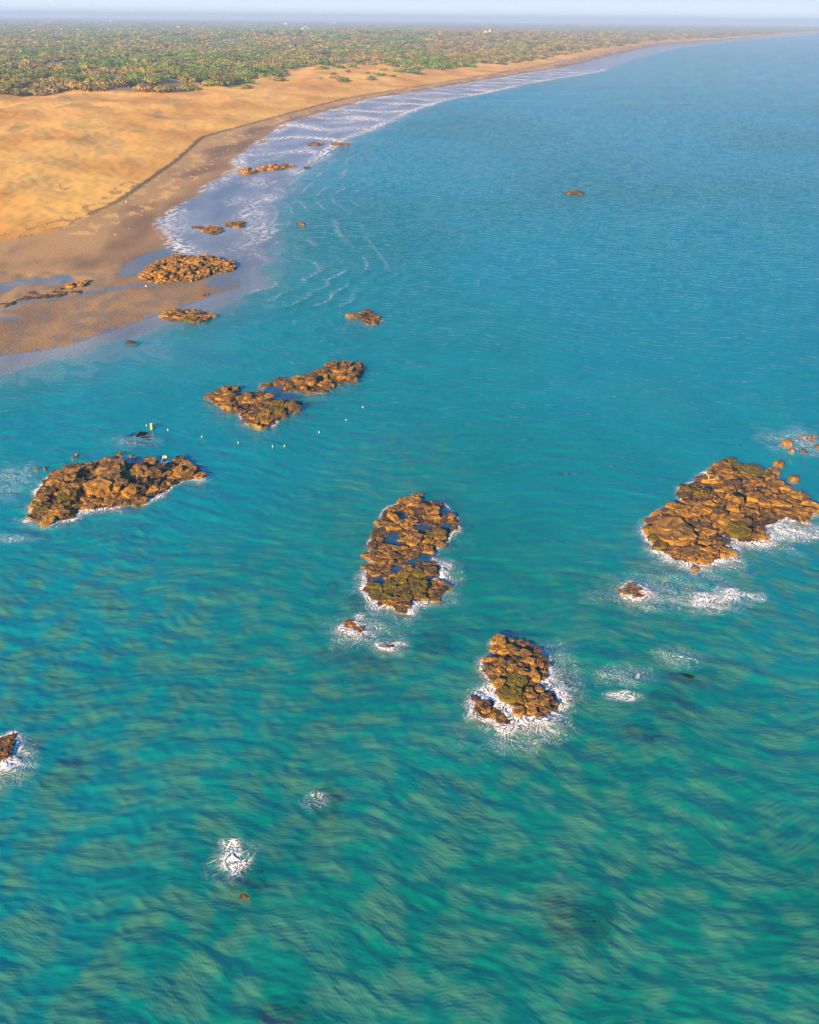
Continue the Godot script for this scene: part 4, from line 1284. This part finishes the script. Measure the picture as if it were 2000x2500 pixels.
func build_scrub() -> void:
	var crowns := [bush_mesh(1, 420, 0.085, 0.85), bush_mesh(2, 420, 0.085, 0.7), bush_mesh(3, 420, 0.085, 1.0)]
	var small := [bush_mesh(4, 150, 0.14, 0.85), bush_mesh(5, 150, 0.14, 0.7)]
	var stems := [stem_mesh(1), stem_mesh(2)]
	var leaf_of := {}
	var g := RandomNumberGenerator.new()
	g.seed = 41
	var spots := []
	# far apart points row by row, denser near the beach
	var d := 1000.0
	while d < 15000.0:
		var gap := 11.5 if d < 2600.0 else d * 0.0058
		var r := row_of(d)
		var xv: float = r[3]
		var x := -0.46 * d - 60.0
		while x < xv + 30.0:
			var px := x + g.randf_range(-0.45, 0.45) * gap
			var pd := d + g.randf_range(-0.45, 0.45) * gap
			x += gap
			var clear := n_fine.get_noise_2d(px * 0.006 + 5.0, pd * 0.0038)
			var lim := -0.14 if d < 2600.0 else -0.05
			if clear < lim and g.randf() < 0.88:
				continue
			var bare := bare_pocket(px, pd)
			if g.randf() < bare * 0.97 or px > xv - 6.0 + 34.0 * n_soft.get_noise_2d(px * 0.014, pd * 0.014):
				continue
			spots.append([px, pd, gap * g.randf_range(0.5, 1.15)])
		d += gap * (1.0 if d < 2600.0 else 2.2)
	# shrubs that stand alone on the sand
	var alone := [[-95.0, 1373.0, 11.0], [-140.0, 1640.0, 10.0], [-115.0, 1480.0, 6.0], [-60.0, 1440.0, 9.0], [-194.0, 1520.0, 13.0], [-186.0, 1470.0, 12.0], [-200.0, 1590.0, 12.0], [-30.0, 1490.0, 8.0], [-99.0, 1560.0, 6.0], [-192.0, 1186.0, 9.0], [-70.0, 1560.0, 5.0], [-52.0, 1500.0, 4.0], [-128.0, 1420.0, 3.0]]
	for i in alone.size():
		shrub(alone[i][0], alone[i][1], alone[i][2], crowns[i % 3], stems[i % 2], Color(0.085, 0.125, 0.022), "large dark green shrub mound standing alone on the bare sand" if alone[i][2] > 8.5 else "small low green shrub tuft standing alone on the bare sand", "shrubs alone on the sand", g)
	spots.sort_custom(func(a, b): return a[2] / a[1] - (0.0 if a[1] < 1500.0 else 0.002) > b[2] / b[1] - (0.0 if b[1] < 1500.0 else 0.002))
	var counts := [0, 0, 0]
	for i in mini(287, spots.size()):
		var s: Array = spots[i]
		var col := scrub_color(s[0], s[1], g)
		var kind := 2 if col.r > col.g * 1.12 else (1 if col.r > col.g * 0.85 else 0)
		counts[kind] += 1
		shrub(s[0], s[1], s[2] * 1.15, crowns[i % 3], stems[i % 2], col, ["rounded green shrub in the thicket at the back of the beach", "olive shrub in the thicket at the back of the beach", "dry brown shrub in the thicket at the back of the beach"][kind], ["green thicket shrubs", "olive thicket shrubs", "brown thicket shrubs"][kind], g)
	# the rest of the scrubland reads as one mass
	for k in 2:
		var list := []
		for i in range(287, spots.size()):
			if i % 2 == k:
				list.append(spots[i])
		var mm := MultiMesh.new()
		mm.transform_format = MultiMesh.TRANSFORM_3D
		mm.use_colors = true
		mm.mesh = small[k]
		mm.instance_count = list.size()
		for i in list.size():
			var s: Array = list[i]
			var y := ground_height(s[0], s[1], row_of(s[1]))
			var w: float = s[2]
			var b := Basis(Vector3.UP, g.randf() * TAU).scaled(Vector3(w, w * g.randf_range(0.55, 0.85) * (1.0 if s[1] < 2600.0 else clampf(16.0 / w, 0.25, 1.0)), w))
			mm.set_instance_transform(i, Transform3D(b, Vector3(s[0], y - 0.2, -s[1])))
			mm.set_instance_color(i, scrub_color(s[0], s[1], g))
		var o := MultiMeshInstance3D.new()
		o.name = numbered("scrubland")
		o.multimesh = mm
		o.material_override = M.leaf
		add_child(o)
		tag(o, "wide low scrub woodland covering the plain behind the beach", "scrub", "", "stuff")

var leaf_mats := {}
func leaf_mat(c: Color) -> StandardMaterial3D:
	var key := "%d_%d_%d" % [int(c.r * 60.0), int(c.g * 60.0), int(c.b * 40.0)]
	if not leaf_mats.has(key):
		var m: StandardMaterial3D = M.leaf.duplicate()
		m.albedo_color = c.linear_to_srgb()
		leaf_mats[key] = m
	return leaf_mats[key]

func shrub(x: float, d: float, w: float, crown: Mesh, stem: Mesh, c: Color, label: String, group: String, g: RandomNumberGenerator) -> void:
	var y := ground_height(x, d, row_of(d))
	var o := thing("shrub", Vector3(x, y - 0.1, -d), g.randf() * TAU)
	var k := put(crown, "crown", leaf_mat(c), o)
	k.scale = Vector3(w, w * g.randf_range(0.6, 0.85), w)
	var s := put(stem, "stem", M.stem, o)
	s.scale = k.scale
	tag(o, label, "shrub", group)

# ---- buildings

func box_mesh(a: Vector3, b: Vector3) -> ArrayMesh:
	var m := BoxMesh.new()
	m.size = b - a
	var st := SurfaceTool.new()
	st.append_from(m, 0, Transform3D(Basis(), (a + b) * 0.5))
	return st.commit()

func build_buildings() -> void:
	var g := RandomNumberGenerator.new()
	g.seed = 5
	for i in HOUSES.size():
		var x: float = HOUSES[i][0]
		var d: float = -float(HOUSES[i][1])
		var k := clampf(d / 5200.0, 1.0, 2.2)
		var w := g.randf_range(9.0, 16.0) * k
		var deep := g.randf_range(8.0, 11.0) * k
		var tall := g.randf_range(5.0, 7.5) * k
		var y := ground_height(x, d, row_of(d))
		var o := thing("farm_house", Vector3(x, y, -d), g.randf_range(-0.5, 0.5))
		put(box_mesh(Vector3(-w / 2, -1, -deep / 2), Vector3(w / 2, tall, deep / 2)), "wall", M.limewash, o)
		put(box_mesh(Vector3(-w / 2 - 0.4, tall + 0.003, -deep / 2 - 0.4), Vector3(w / 2 + 0.4, tall + 0.6, deep / 2 + 0.4)), "roof", M.limewash, o)
		put(box_mesh(Vector3(-0.7, 0, deep / 2), Vector3(0.7, 2.4, deep / 2 + 0.08)), "door", M.wood, o)
		for s in [-0.32, 0.32]:
			put(box_mesh(Vector3(w * s - 0.9, 1.4, deep / 2), Vector3(w * s + 0.9, 3.0, deep / 2 + 0.06)), "window", M.pane, o)
		tag(o, "small white flat roofed house far across the scrub plain", "house", "white houses on the far plain")
	# the ruined tower house on the low rise
	var fx := 300.0
	var fd := 4300.0
	var fy := ground_height(fx, fd, row_of(fd))
	var o := thing("ruined_fort", Vector3(fx, fy - 1.0, -fd), 0.2)
	o.scale = Vector3.ONE * 0.7
	var st := SurfaceTool.new()
	var parts := [[-22, -8, 0, 7, 16], [-13, -8, 1, 5, 18], [-5, -4, 0, 10, 11], [9, -6, -3, 9, 24], [24, -3, 3, 10, 9]]
	for p in parts:
		var h: float = p[4]
		var hw: float = float(p[3]) * 0.5
		var t := put(box_mesh(Vector3(p[0] - hw, -2, p[2] - hw * 0.8), Vector3(p[0] + hw, h, p[2] + hw * 0.8)), "tower", M.ruin, o)
		var jag := SurfaceTool.new()
		jag.begin(Mesh.PRIMITIVE_TRIANGLES)
		for q in 3:
			var bm := BoxMesh.new()
			bm.size = Vector3(hw * 0.45, 1.4 + q * 0.5, hw * 1.5)
			jag.append_from(bm, 0, Transform3D(Basis(), Vector3(p[0] + hw * (q - 1) * 0.7, h + bm.size.y * 0.5, p[2])))
		put(jag.commit(), "broken_parapet", M.ruin, t)
		put(box_mesh(Vector3(p[0] - 0.9, h * 0.55, p[2] + hw * 0.8), Vector3(p[0] + 0.9, h * 0.55 + 2.2, p[2] + hw * 0.8 + 0.08)), "window", M.pane, t)
	tag(o, "ruined pale stone fort with stubby towers on the scrub rise", "fort")
	# sand bluff at the river mouth, and the river
	var v := PackedVector3Array()
	var cc := PackedColorArray()
	var ti := PackedInt32Array()
	var cols := 40
	for i in 6:
		for j in cols:
			var t := float(j) / (cols - 1)
			var e := sin(t * PI)
			var hh: float = [0.0, 0.3, 0.85, 1.0, 0.7, 0.0][i]
			var x := lerpf(610.0, 900.0, t) + 6.0 * n_soft.get_noise_1d(t * 9.0)
			v.append(Vector3(x, -1.0 + 22.0 * e * hh + 3.0 * n_soft.get_noise_2d(t * 12.0, i), -5150.0 - i * 26.0 + 20.0 * n_soft.get_noise_2d(t * 5.0, 3.0)))
			cc.append(Color(0.62, 0.42, 0.20) if i < 4 else Color(0.16, 0.15, 0.07))
	for i in 5:
		for j in cols - 1:
			var k := i * cols + j
			ti.append_array([k, k + cols, k + 1, k + 1, k + cols, k + cols + 1])
	var bl := put_top(mesh_of(v, ti, grid_normals(v, 6, cols), cc), "sand_bluff", M.sand)
	tag(bl, "bare orange sand bluff beside the distant river mouth", "", "", "structure")

# ---- people, flag, floats and driftwood

func capsule(p: Vector3, a: Vector3, b: Vector3, ra: float, rb: float) -> float:
	var ab := b - a
	var t := clampf((p - a).dot(ab) / maxf(ab.length_squared(), 1e-6), 0.0, 1.0)
	return p.distance_to(a + ab * t) - lerpf(ra, rb, t)

# smooth union of tapered capsules, meshed as surface nets
func body_mesh(bones: Array, cell: float, blend: float) -> ArrayMesh:
	var lo := Vector3.ONE * 1e9
	var hi := -lo
	for b in bones:
		for e in 2:
			var r: float = b[2 + e] + 0.05
			lo = lo.min(b[e] - Vector3.ONE * r)
			hi = hi.max(b[e] + Vector3.ONE * r)
	var n := Vector3i(((hi - lo) / cell).ceil()) + Vector3i.ONE * 2
	var f := PackedFloat32Array()
	f.resize(n.x * n.y * n.z)
	f.fill(1.0)
	for b in bones:
		var r := maxf(b[2], b[3]) + blend * 2.0 + cell * 2.0
		var l := Vector3i((((b[0] as Vector3).min(b[1]) - Vector3.ONE * r - lo) / cell).floor()).clamp(Vector3i.ZERO, n - Vector3i.ONE)
		var h := Vector3i((((b[0] as Vector3).max(b[1]) + Vector3.ONE * r - lo) / cell).ceil()).clamp(Vector3i.ZERO, n - Vector3i.ONE)
		for z in range(l.z, h.z + 1):
			for y in range(l.y, h.y + 1):
				for x in range(l.x, h.x + 1):
					var k := (z * n.y + y) * n.x + x
					var d := capsule(lo + Vector3(x, y, z) * cell, b[0], b[1], b[2], b[3])
					var q := maxf(blend - absf(d - f[k]), 0.0) / blend
					f[k] = minf(d, f[k]) - q * q * blend * 0.25
	var at := {}
	var v := PackedVector3Array()
	for z in n.z - 1:
		for y in n.y - 1:
			for x in n.x - 1:
				if absf(f[(z * n.y + y) * n.x + x]) > cell * 2.0:
					continue
				var sum := Vector3.ZERO
				var cnt := 0
				var cor := []
				for c in 8:
					cor.append(f[((z + (c >> 2)) * n.y + y + ((c >> 1) & 1)) * n.x + x + (c & 1)])
				for e in [[0, 1], [2, 3], [4, 5], [6, 7], [0, 2], [1, 3], [4, 6], [5, 7], [0, 4], [1, 5], [2, 6], [3, 7]]:
					var a: float = cor[e[0]]
					var b: float = cor[e[1]]
					if (a < 0.0) != (b < 0.0):
						var t := a / (a - b)
						var pa := Vector3(e[0] & 1, (e[0] >> 1) & 1, e[0] >> 2)
						var pb := Vector3(e[1] & 1, (e[1] >> 1) & 1, e[1] >> 2)
						sum += pa.lerp(pb, t)
						cnt += 1
				if cnt:
					at[(z * n.y + y) * n.x + x] = v.size()
					v.append(lo + (Vector3(x, y, z) + sum / cnt) * cell)
	var ti := PackedInt32Array()
	var step := [1, n.x, n.x * n.y]
	var u0 := [n.x, n.x * n.y, 1]
	var w0 := [n.x * n.y, 1, n.x]
	for z in range(1, n.z - 1):
		for y in range(1, n.y - 1):
			for x in range(1, n.x - 1):
				var k := (z * n.y + y) * n.x + x
				for ax in 3:
					var inside := f[k] < 0.0
					if inside == (f[k + step[ax]] < 0.0) or not (at.has(k) and at.has(k - u0[ax]) and at.has(k - w0[ax]) and at.has(k - u0[ax] - w0[ax])):
						continue
					var u: int = step[(ax + 1) % 3]
					var w: int = step[(ax + 2) % 3]
					var q := [at[k - u - w], at[k - w], at[k], at[k - u]]
					if inside:
						ti.append_array([q[0], q[2], q[1], q[0], q[3], q[2]])
					else:
						ti.append_array([q[0], q[1], q[2], q[0], q[2], q[3]])
	var nn := PackedVector3Array()
	nn.resize(v.size())
	for t in range(0, ti.size(), 3):
		var k := (v[ti[t + 2]] - v[ti[t]]).cross(v[ti[t + 1]] - v[ti[t]])
		for e in 3:
			nn[ti[t + e]] += k
	for i in nn.size():
		nn[i] = nn[i].normalized()
	return mesh_of(v, ti, nn)

func hand_bones(wrist: Vector3, along: Vector3, side: Vector3) -> Array:
	var palm := wrist + along * 0.09
	var out := [[wrist, palm, 0.028, 0.036]]
	for k in 4:
		var root := palm + side * (0.027 - 0.018 * k)
		var reach: float = [0.075, 0.085, 0.08, 0.06][k]
		var curl := along.cross(side) * 0.02
		out.append([root, root + along * reach * 0.55, 0.010, 0.009])
		out.append([root + along * reach * 0.55, root + along * reach + curl, 0.009, 0.008])
	var tb := wrist + along * 0.035 + side * 0.03
	out.append([tb, tb + along * 0.045 + side * 0.03, 0.012, 0.010])
	return out

# joints: hips, chest, neck, head, and for each side shoulder, elbow, wrist, hip, knee, ankle, toe
func person(called: String, label: String, at: Vector3, turn: float, j: Dictionary, shirt: Material, trousers: Material) -> Node3D:
	var o := thing(called, at, turn)
	var skin := []
	skin.append([j.hips, j.chest, 0.13, 0.15])
	skin.append([j.chest, j.neck, 0.12, 0.055])
	skin.append([j.neck, j.head - Vector3(0, 0.05, 0), 0.055, 0.06])
	skin.append([j.head - Vector3(0, 0.05, -0.02), j.head + Vector3(0, 0.05, 0), 0.075, 0.09])
	skin.append([j.head + Vector3(0, 0, 0.085), j.head + Vector3(0, -0.03, 0.105), 0.012, 0.016])
	for sx in [-1, 1]:
		skin.append([j.head + Vector3(0.085 * sx, 0.02, 0), j.head + Vector3(0.09 * sx, -0.03, 0), 0.016, 0.014])
	var cloth := [[j.hips + Vector3(0, 0.02, 0), j.chest, 0.155, 0.175], [j.chest, j.neck - Vector3(0, 0.05, 0), 0.16, 0.10]]
	var legs := [[j.hips, j.hips + Vector3(0, -0.06, 0), 0.15, 0.14]]
	for s in ["l", "r"]:
		var q: Array = j[s]
		skin.append([q[0], q[1], 0.052, 0.042])
		skin.append([q[1], q[2], 0.042, 0.028])
		skin.append([q[3], q[4], 0.085, 0.055])
		skin.append([q[4], q[5], 0.055, 0.036])
		skin.append([q[5] - Vector3(0, 0.02, 0), q[6], 0.038, 0.028])
		cloth.append([q[0], q[0].lerp(q[1], 0.8), 0.072, 0.062])
		cloth.append([j.chest + Vector3(0, 0.06, 0), q[0], 0.09, 0.08])
		legs.append([q[3], q[4], 0.105, 0.078])
		legs.append([q[4], q[4].lerp(q[5], 0.92), 0.076, 0.062])
	var b := put(body_mesh(skin, 0.03, 0.05), "body", M.skin, o)
	for s in ["l", "r"]:
		var q: Array = j[s]
		put(body_mesh(hand_bones(q[2], (q[2] - q[1]).normalized(), Vector3(0, 0, 1)), 0.007, 0.006), "hand", M.skin, b)
	put(body_mesh(cloth, 0.03, 0.06), "shirt", shirt, o)
	put(body_mesh(legs, 0.03, 0.05), "trousers", trousers, o)
	put(body_mesh([[j.head + Vector3(0, 0.055, -0.015), j.head + Vector3(0, 0.02, -0.04), 0.092, 0.085]], 0.02, 0.02), "hair", M.hair, o)
	tag(o, label, "person")
	return o

func walker(stride: float) -> Dictionary:
	var V := func(x, y, z): return Vector3(x, y, z)
	return {"hips": V.call(0, 0.93, 0), "chest": V.call(0, 1.30, 0.03), "neck": V.call(0, 1.46, 0.03), "head": V.call(0, 1.60, 0.06),
		"l": [V.call(0.19, 1.39, 0.03), V.call(0.25, 1.12, -0.10 * stride), V.call(0.24, 0.90, 0.06 - 0.16 * stride), V.call(0.09, 0.90, 0), V.call(0.10, 0.50, 0.22 * stride + 0.04), V.call(0.10, 0.09, 0.30 * stride), V.call(0.11, 0.04, 0.30 * stride + 0.17)],
		"r": [V.call(-0.19, 1.39, 0.03), V.call(-0.25, 1.12, 0.12 * stride), V.call(-0.24, 0.92, 0.10 + 0.26 * stride), V.call(-0.09, 0.90, 0), V.call(-0.10, 0.50, -0.10 * stride + 0.05), V.call(-0.10, 0.12, -0.36 * stride), V.call(-0.11, 0.04, -0.36 * stride + 0.14)]}

func build_people_and_gear() -> void:
	var h1 := ground_height(-87.2, 308.0, row_of(308.0))
	person("person", "person in a white shirt and dark trousers walking along the sand spit", Vector3(-87.2, h1, -308.0), PI / 2, walker(1.0), M.white, M.dark_cloth)
	var h2 := ground_height(-136.0, 464.0, row_of(464.0))
	person("person", "person in a dark red top and pale trousers on the upper wet sand", Vector3(-136.0, h2, -464.0), 0.4, walker(0.6), M.red_cloth, M.white)
	# the one on a raft
	var raft := thing("raft", Vector3(-56.6, 0.06, -191.2), 0.25)
	var st := SurfaceTool.new()
	st.begin(Mesh.PRIMITIVE_TRIANGLES)
	var ring := []
	var rad := []
	for i in 9:
		var t := i / 8.0
		ring.append(Vector3(0, 0.05 + 0.10 * pow(absf(t * 2.0 - 1.0), 3.0), -1.5 + 3.0 * t))
		rad.append(0.06 + 0.30 * pow(sin(t * PI), 0.5))
	tube(st, ring, rad, 10)
	st.generate_normals()
	put(st.commit(), "hull", M.yellow, raft)
	put(box_mesh(Vector3(-0.28, 0.30, -1.05), Vector3(0.28, 0.52, -0.55)), "foam_block", M.white, raft)
	tag(raft, "small yellow raft with a white block floating near the flagged islet", "raft")
	var V := func(x, y, z): return Vector3(x, y, z)
	person("person", "person with dark hair and a pale top sitting on the yellow raft", Vector3(-56.6, 0.30, -191.1), 0.25 + PI, {"hips": V.call(0, 0.22, 0), "chest": V.call(0, 0.56, 0.12), "neck": V.call(0, 0.70, 0.19), "head": V.call(0, 0.82, 0.25),
		"l": [V.call(0.19, 0.64, 0.17), V.call(0.27, 0.42, 0.28), V.call(0.22, 0.34, 0.50), V.call(0.09, 0.18, 0.02), V.call(0.17, 0.30, 0.42), V.call(0.24, 0.00, 0.60), V.call(0.25, -0.05, 0.74)],
		"r": [V.call(-0.19, 0.64, 0.17), V.call(-0.27, 0.42, 0.26), V.call(-0.22, 0.34, 0.48), V.call(-0.09, 0.18, 0.02), V.call(-0.17, 0.30, 0.42), V.call(-0.24, 0.00, 0.60), V.call(-0.25, -0.05, 0.74)]}, M.pink_cloth, M.yellow)
	# net floats
	var proto: Node3D
	for i in FLOATS.size():
		var p := Vector3(FLOATS[i][0], wave_height(FLOATS[i][0], -FLOATS[i][1]) + 0.02, FLOATS[i][1])
		if i == 0:
			proto = thing("net_float", p)
			var fl := SurfaceTool.new()
			fl.begin(Mesh.PRIMITIVE_TRIANGLES)
			tube(fl, [V.call(0, -0.22, 0), V.call(0, -0.12, 0), V.call(0, 0.05, 0), V.call(0, 0.20, 0), V.call(0, 0.27, 0)], [0.05, 0.11, 0.13, 0.09, 0.03], 12)
			fl.generate_normals()
			put(fl.commit(), "bulb", M.yellow, proto)
			var ey := TorusMesh.new()
			ey.inner_radius = 0.03
			ey.outer_radius = 0.06
			var eo := put(ey, "eyelet", M.dark_cloth, proto)
			eo.position.y = 0.31
			eo.rotation.x = PI / 2
			tag(proto, "yellow net float bobbing on the water between the islets", "float", "yellow net floats")
		else:
			var o: Node3D = proto.duplicate()
			o.name = numbered("net_float")
			add_child(o)
			o.position = p
			o.rotation.y = i * 1.3
	# flag on the crest
	var flag := thing("flag", Vector3(-49.9, 0.9, -171.3))
	st = SurfaceTool.new()
	st.begin(Mesh.PRIMITIVE_TRIANGLES)
	tube(st, [V.call(0, -0.6, 0), V.call(0.55, 1.0, 0), V.call(0.70, 1.45, 0)], [0.03, 0.026, 0.02], 6)
	st.generate_normals()
	put(st.commit(), "pole", M.pale_wood, flag)
	var cv := PackedVector3Array()
	var ci := PackedInt32Array()
	for i in 5:
		for j in 7:
			var u := j / 6.0
			cv.append(Vector3(0.55 + i * 0.045 + u * 0.75, 0.95 + i * 0.13 - u * 0.12, 0.09 * sin(u * 6.0 + i * 0.4)))
	for i in 4:
		for j in 6:
			var k := i * 7 + j
			ci.append_array([k, k + 7, k + 1, k + 1, k + 7, k + 8])
	put(mesh_of(cv, ci, null), "cloth", M.yellow, flag)
	tag(flag, "small yellow flag on a leaning stick on the jagged islet", "flag")
	# old timber standing on the sand
	var sh := ground_height(-177.0, 494.0, row_of(494.0))
	var tim := thing("driftwood_stump", Vector3(-177.0, sh, -494.0), 0.2)
	for q in [[[V.call(-0.5, -0.4, 0), V.call(-0.35, 1.2, 0.05), V.call(-0.45, 3.3, 0)], [0.6, 0.5, 0.16]], [[V.call(1.5, -0.4, 0.2), V.call(0.6, 0.9, 0.1), V.call(-0.2, 2.0, 0)], [0.35, 0.3, 0.2]], [[V.call(0.2, -0.4, 0.6), V.call(0.0, 0.5, 0.3), V.call(-0.3, 1.2, 0.1)], [0.4, 0.35, 0.2]]]:
		st = SurfaceTool.new()
		st.begin(Mesh.PRIMITIVE_TRIANGLES)
		tube(st, q[0], q[1], 7)
		st.generate_normals()
		put(st.commit(), "timber", M.wood, tim)
	tag(tim, "upright weathered timber stump with a long shadow on the dry sand", "driftwood")
	# pale driftwood on the broad islet
	var dw := thing("driftwood_branch", Vector3(58.6, 1.2, -164.0), 0.3)
	for q in [[[V.call(-2.2, 1.4, -2.0), V.call(-1.2, 1.6, -1.8), V.call(-0.9, 1.2, -0.6), V.call(-1.4, 0.7, 0.2)], [0.04, 0.06, 0.07, 0.04]], [[V.call(-2.0, 0.9, 0.3), V.call(-0.4, 0.9, 0.4), V.call(0.7, 0.9, 0.1), V.call(1.2, 1.3, -0.9)], [0.05, 0.07, 0.07, 0.03]]]:
		st = SurfaceTool.new()
		st.begin(Mesh.PRIMITIVE_TRIANGLES)
		tube(st, q[0], q[1], 6)
		st.generate_normals()
		put(st.commit(), "branch", M.pale_wood, dw)
	tag(dw, "bleached curving driftwood branches on top of the broad islet", "driftwood")
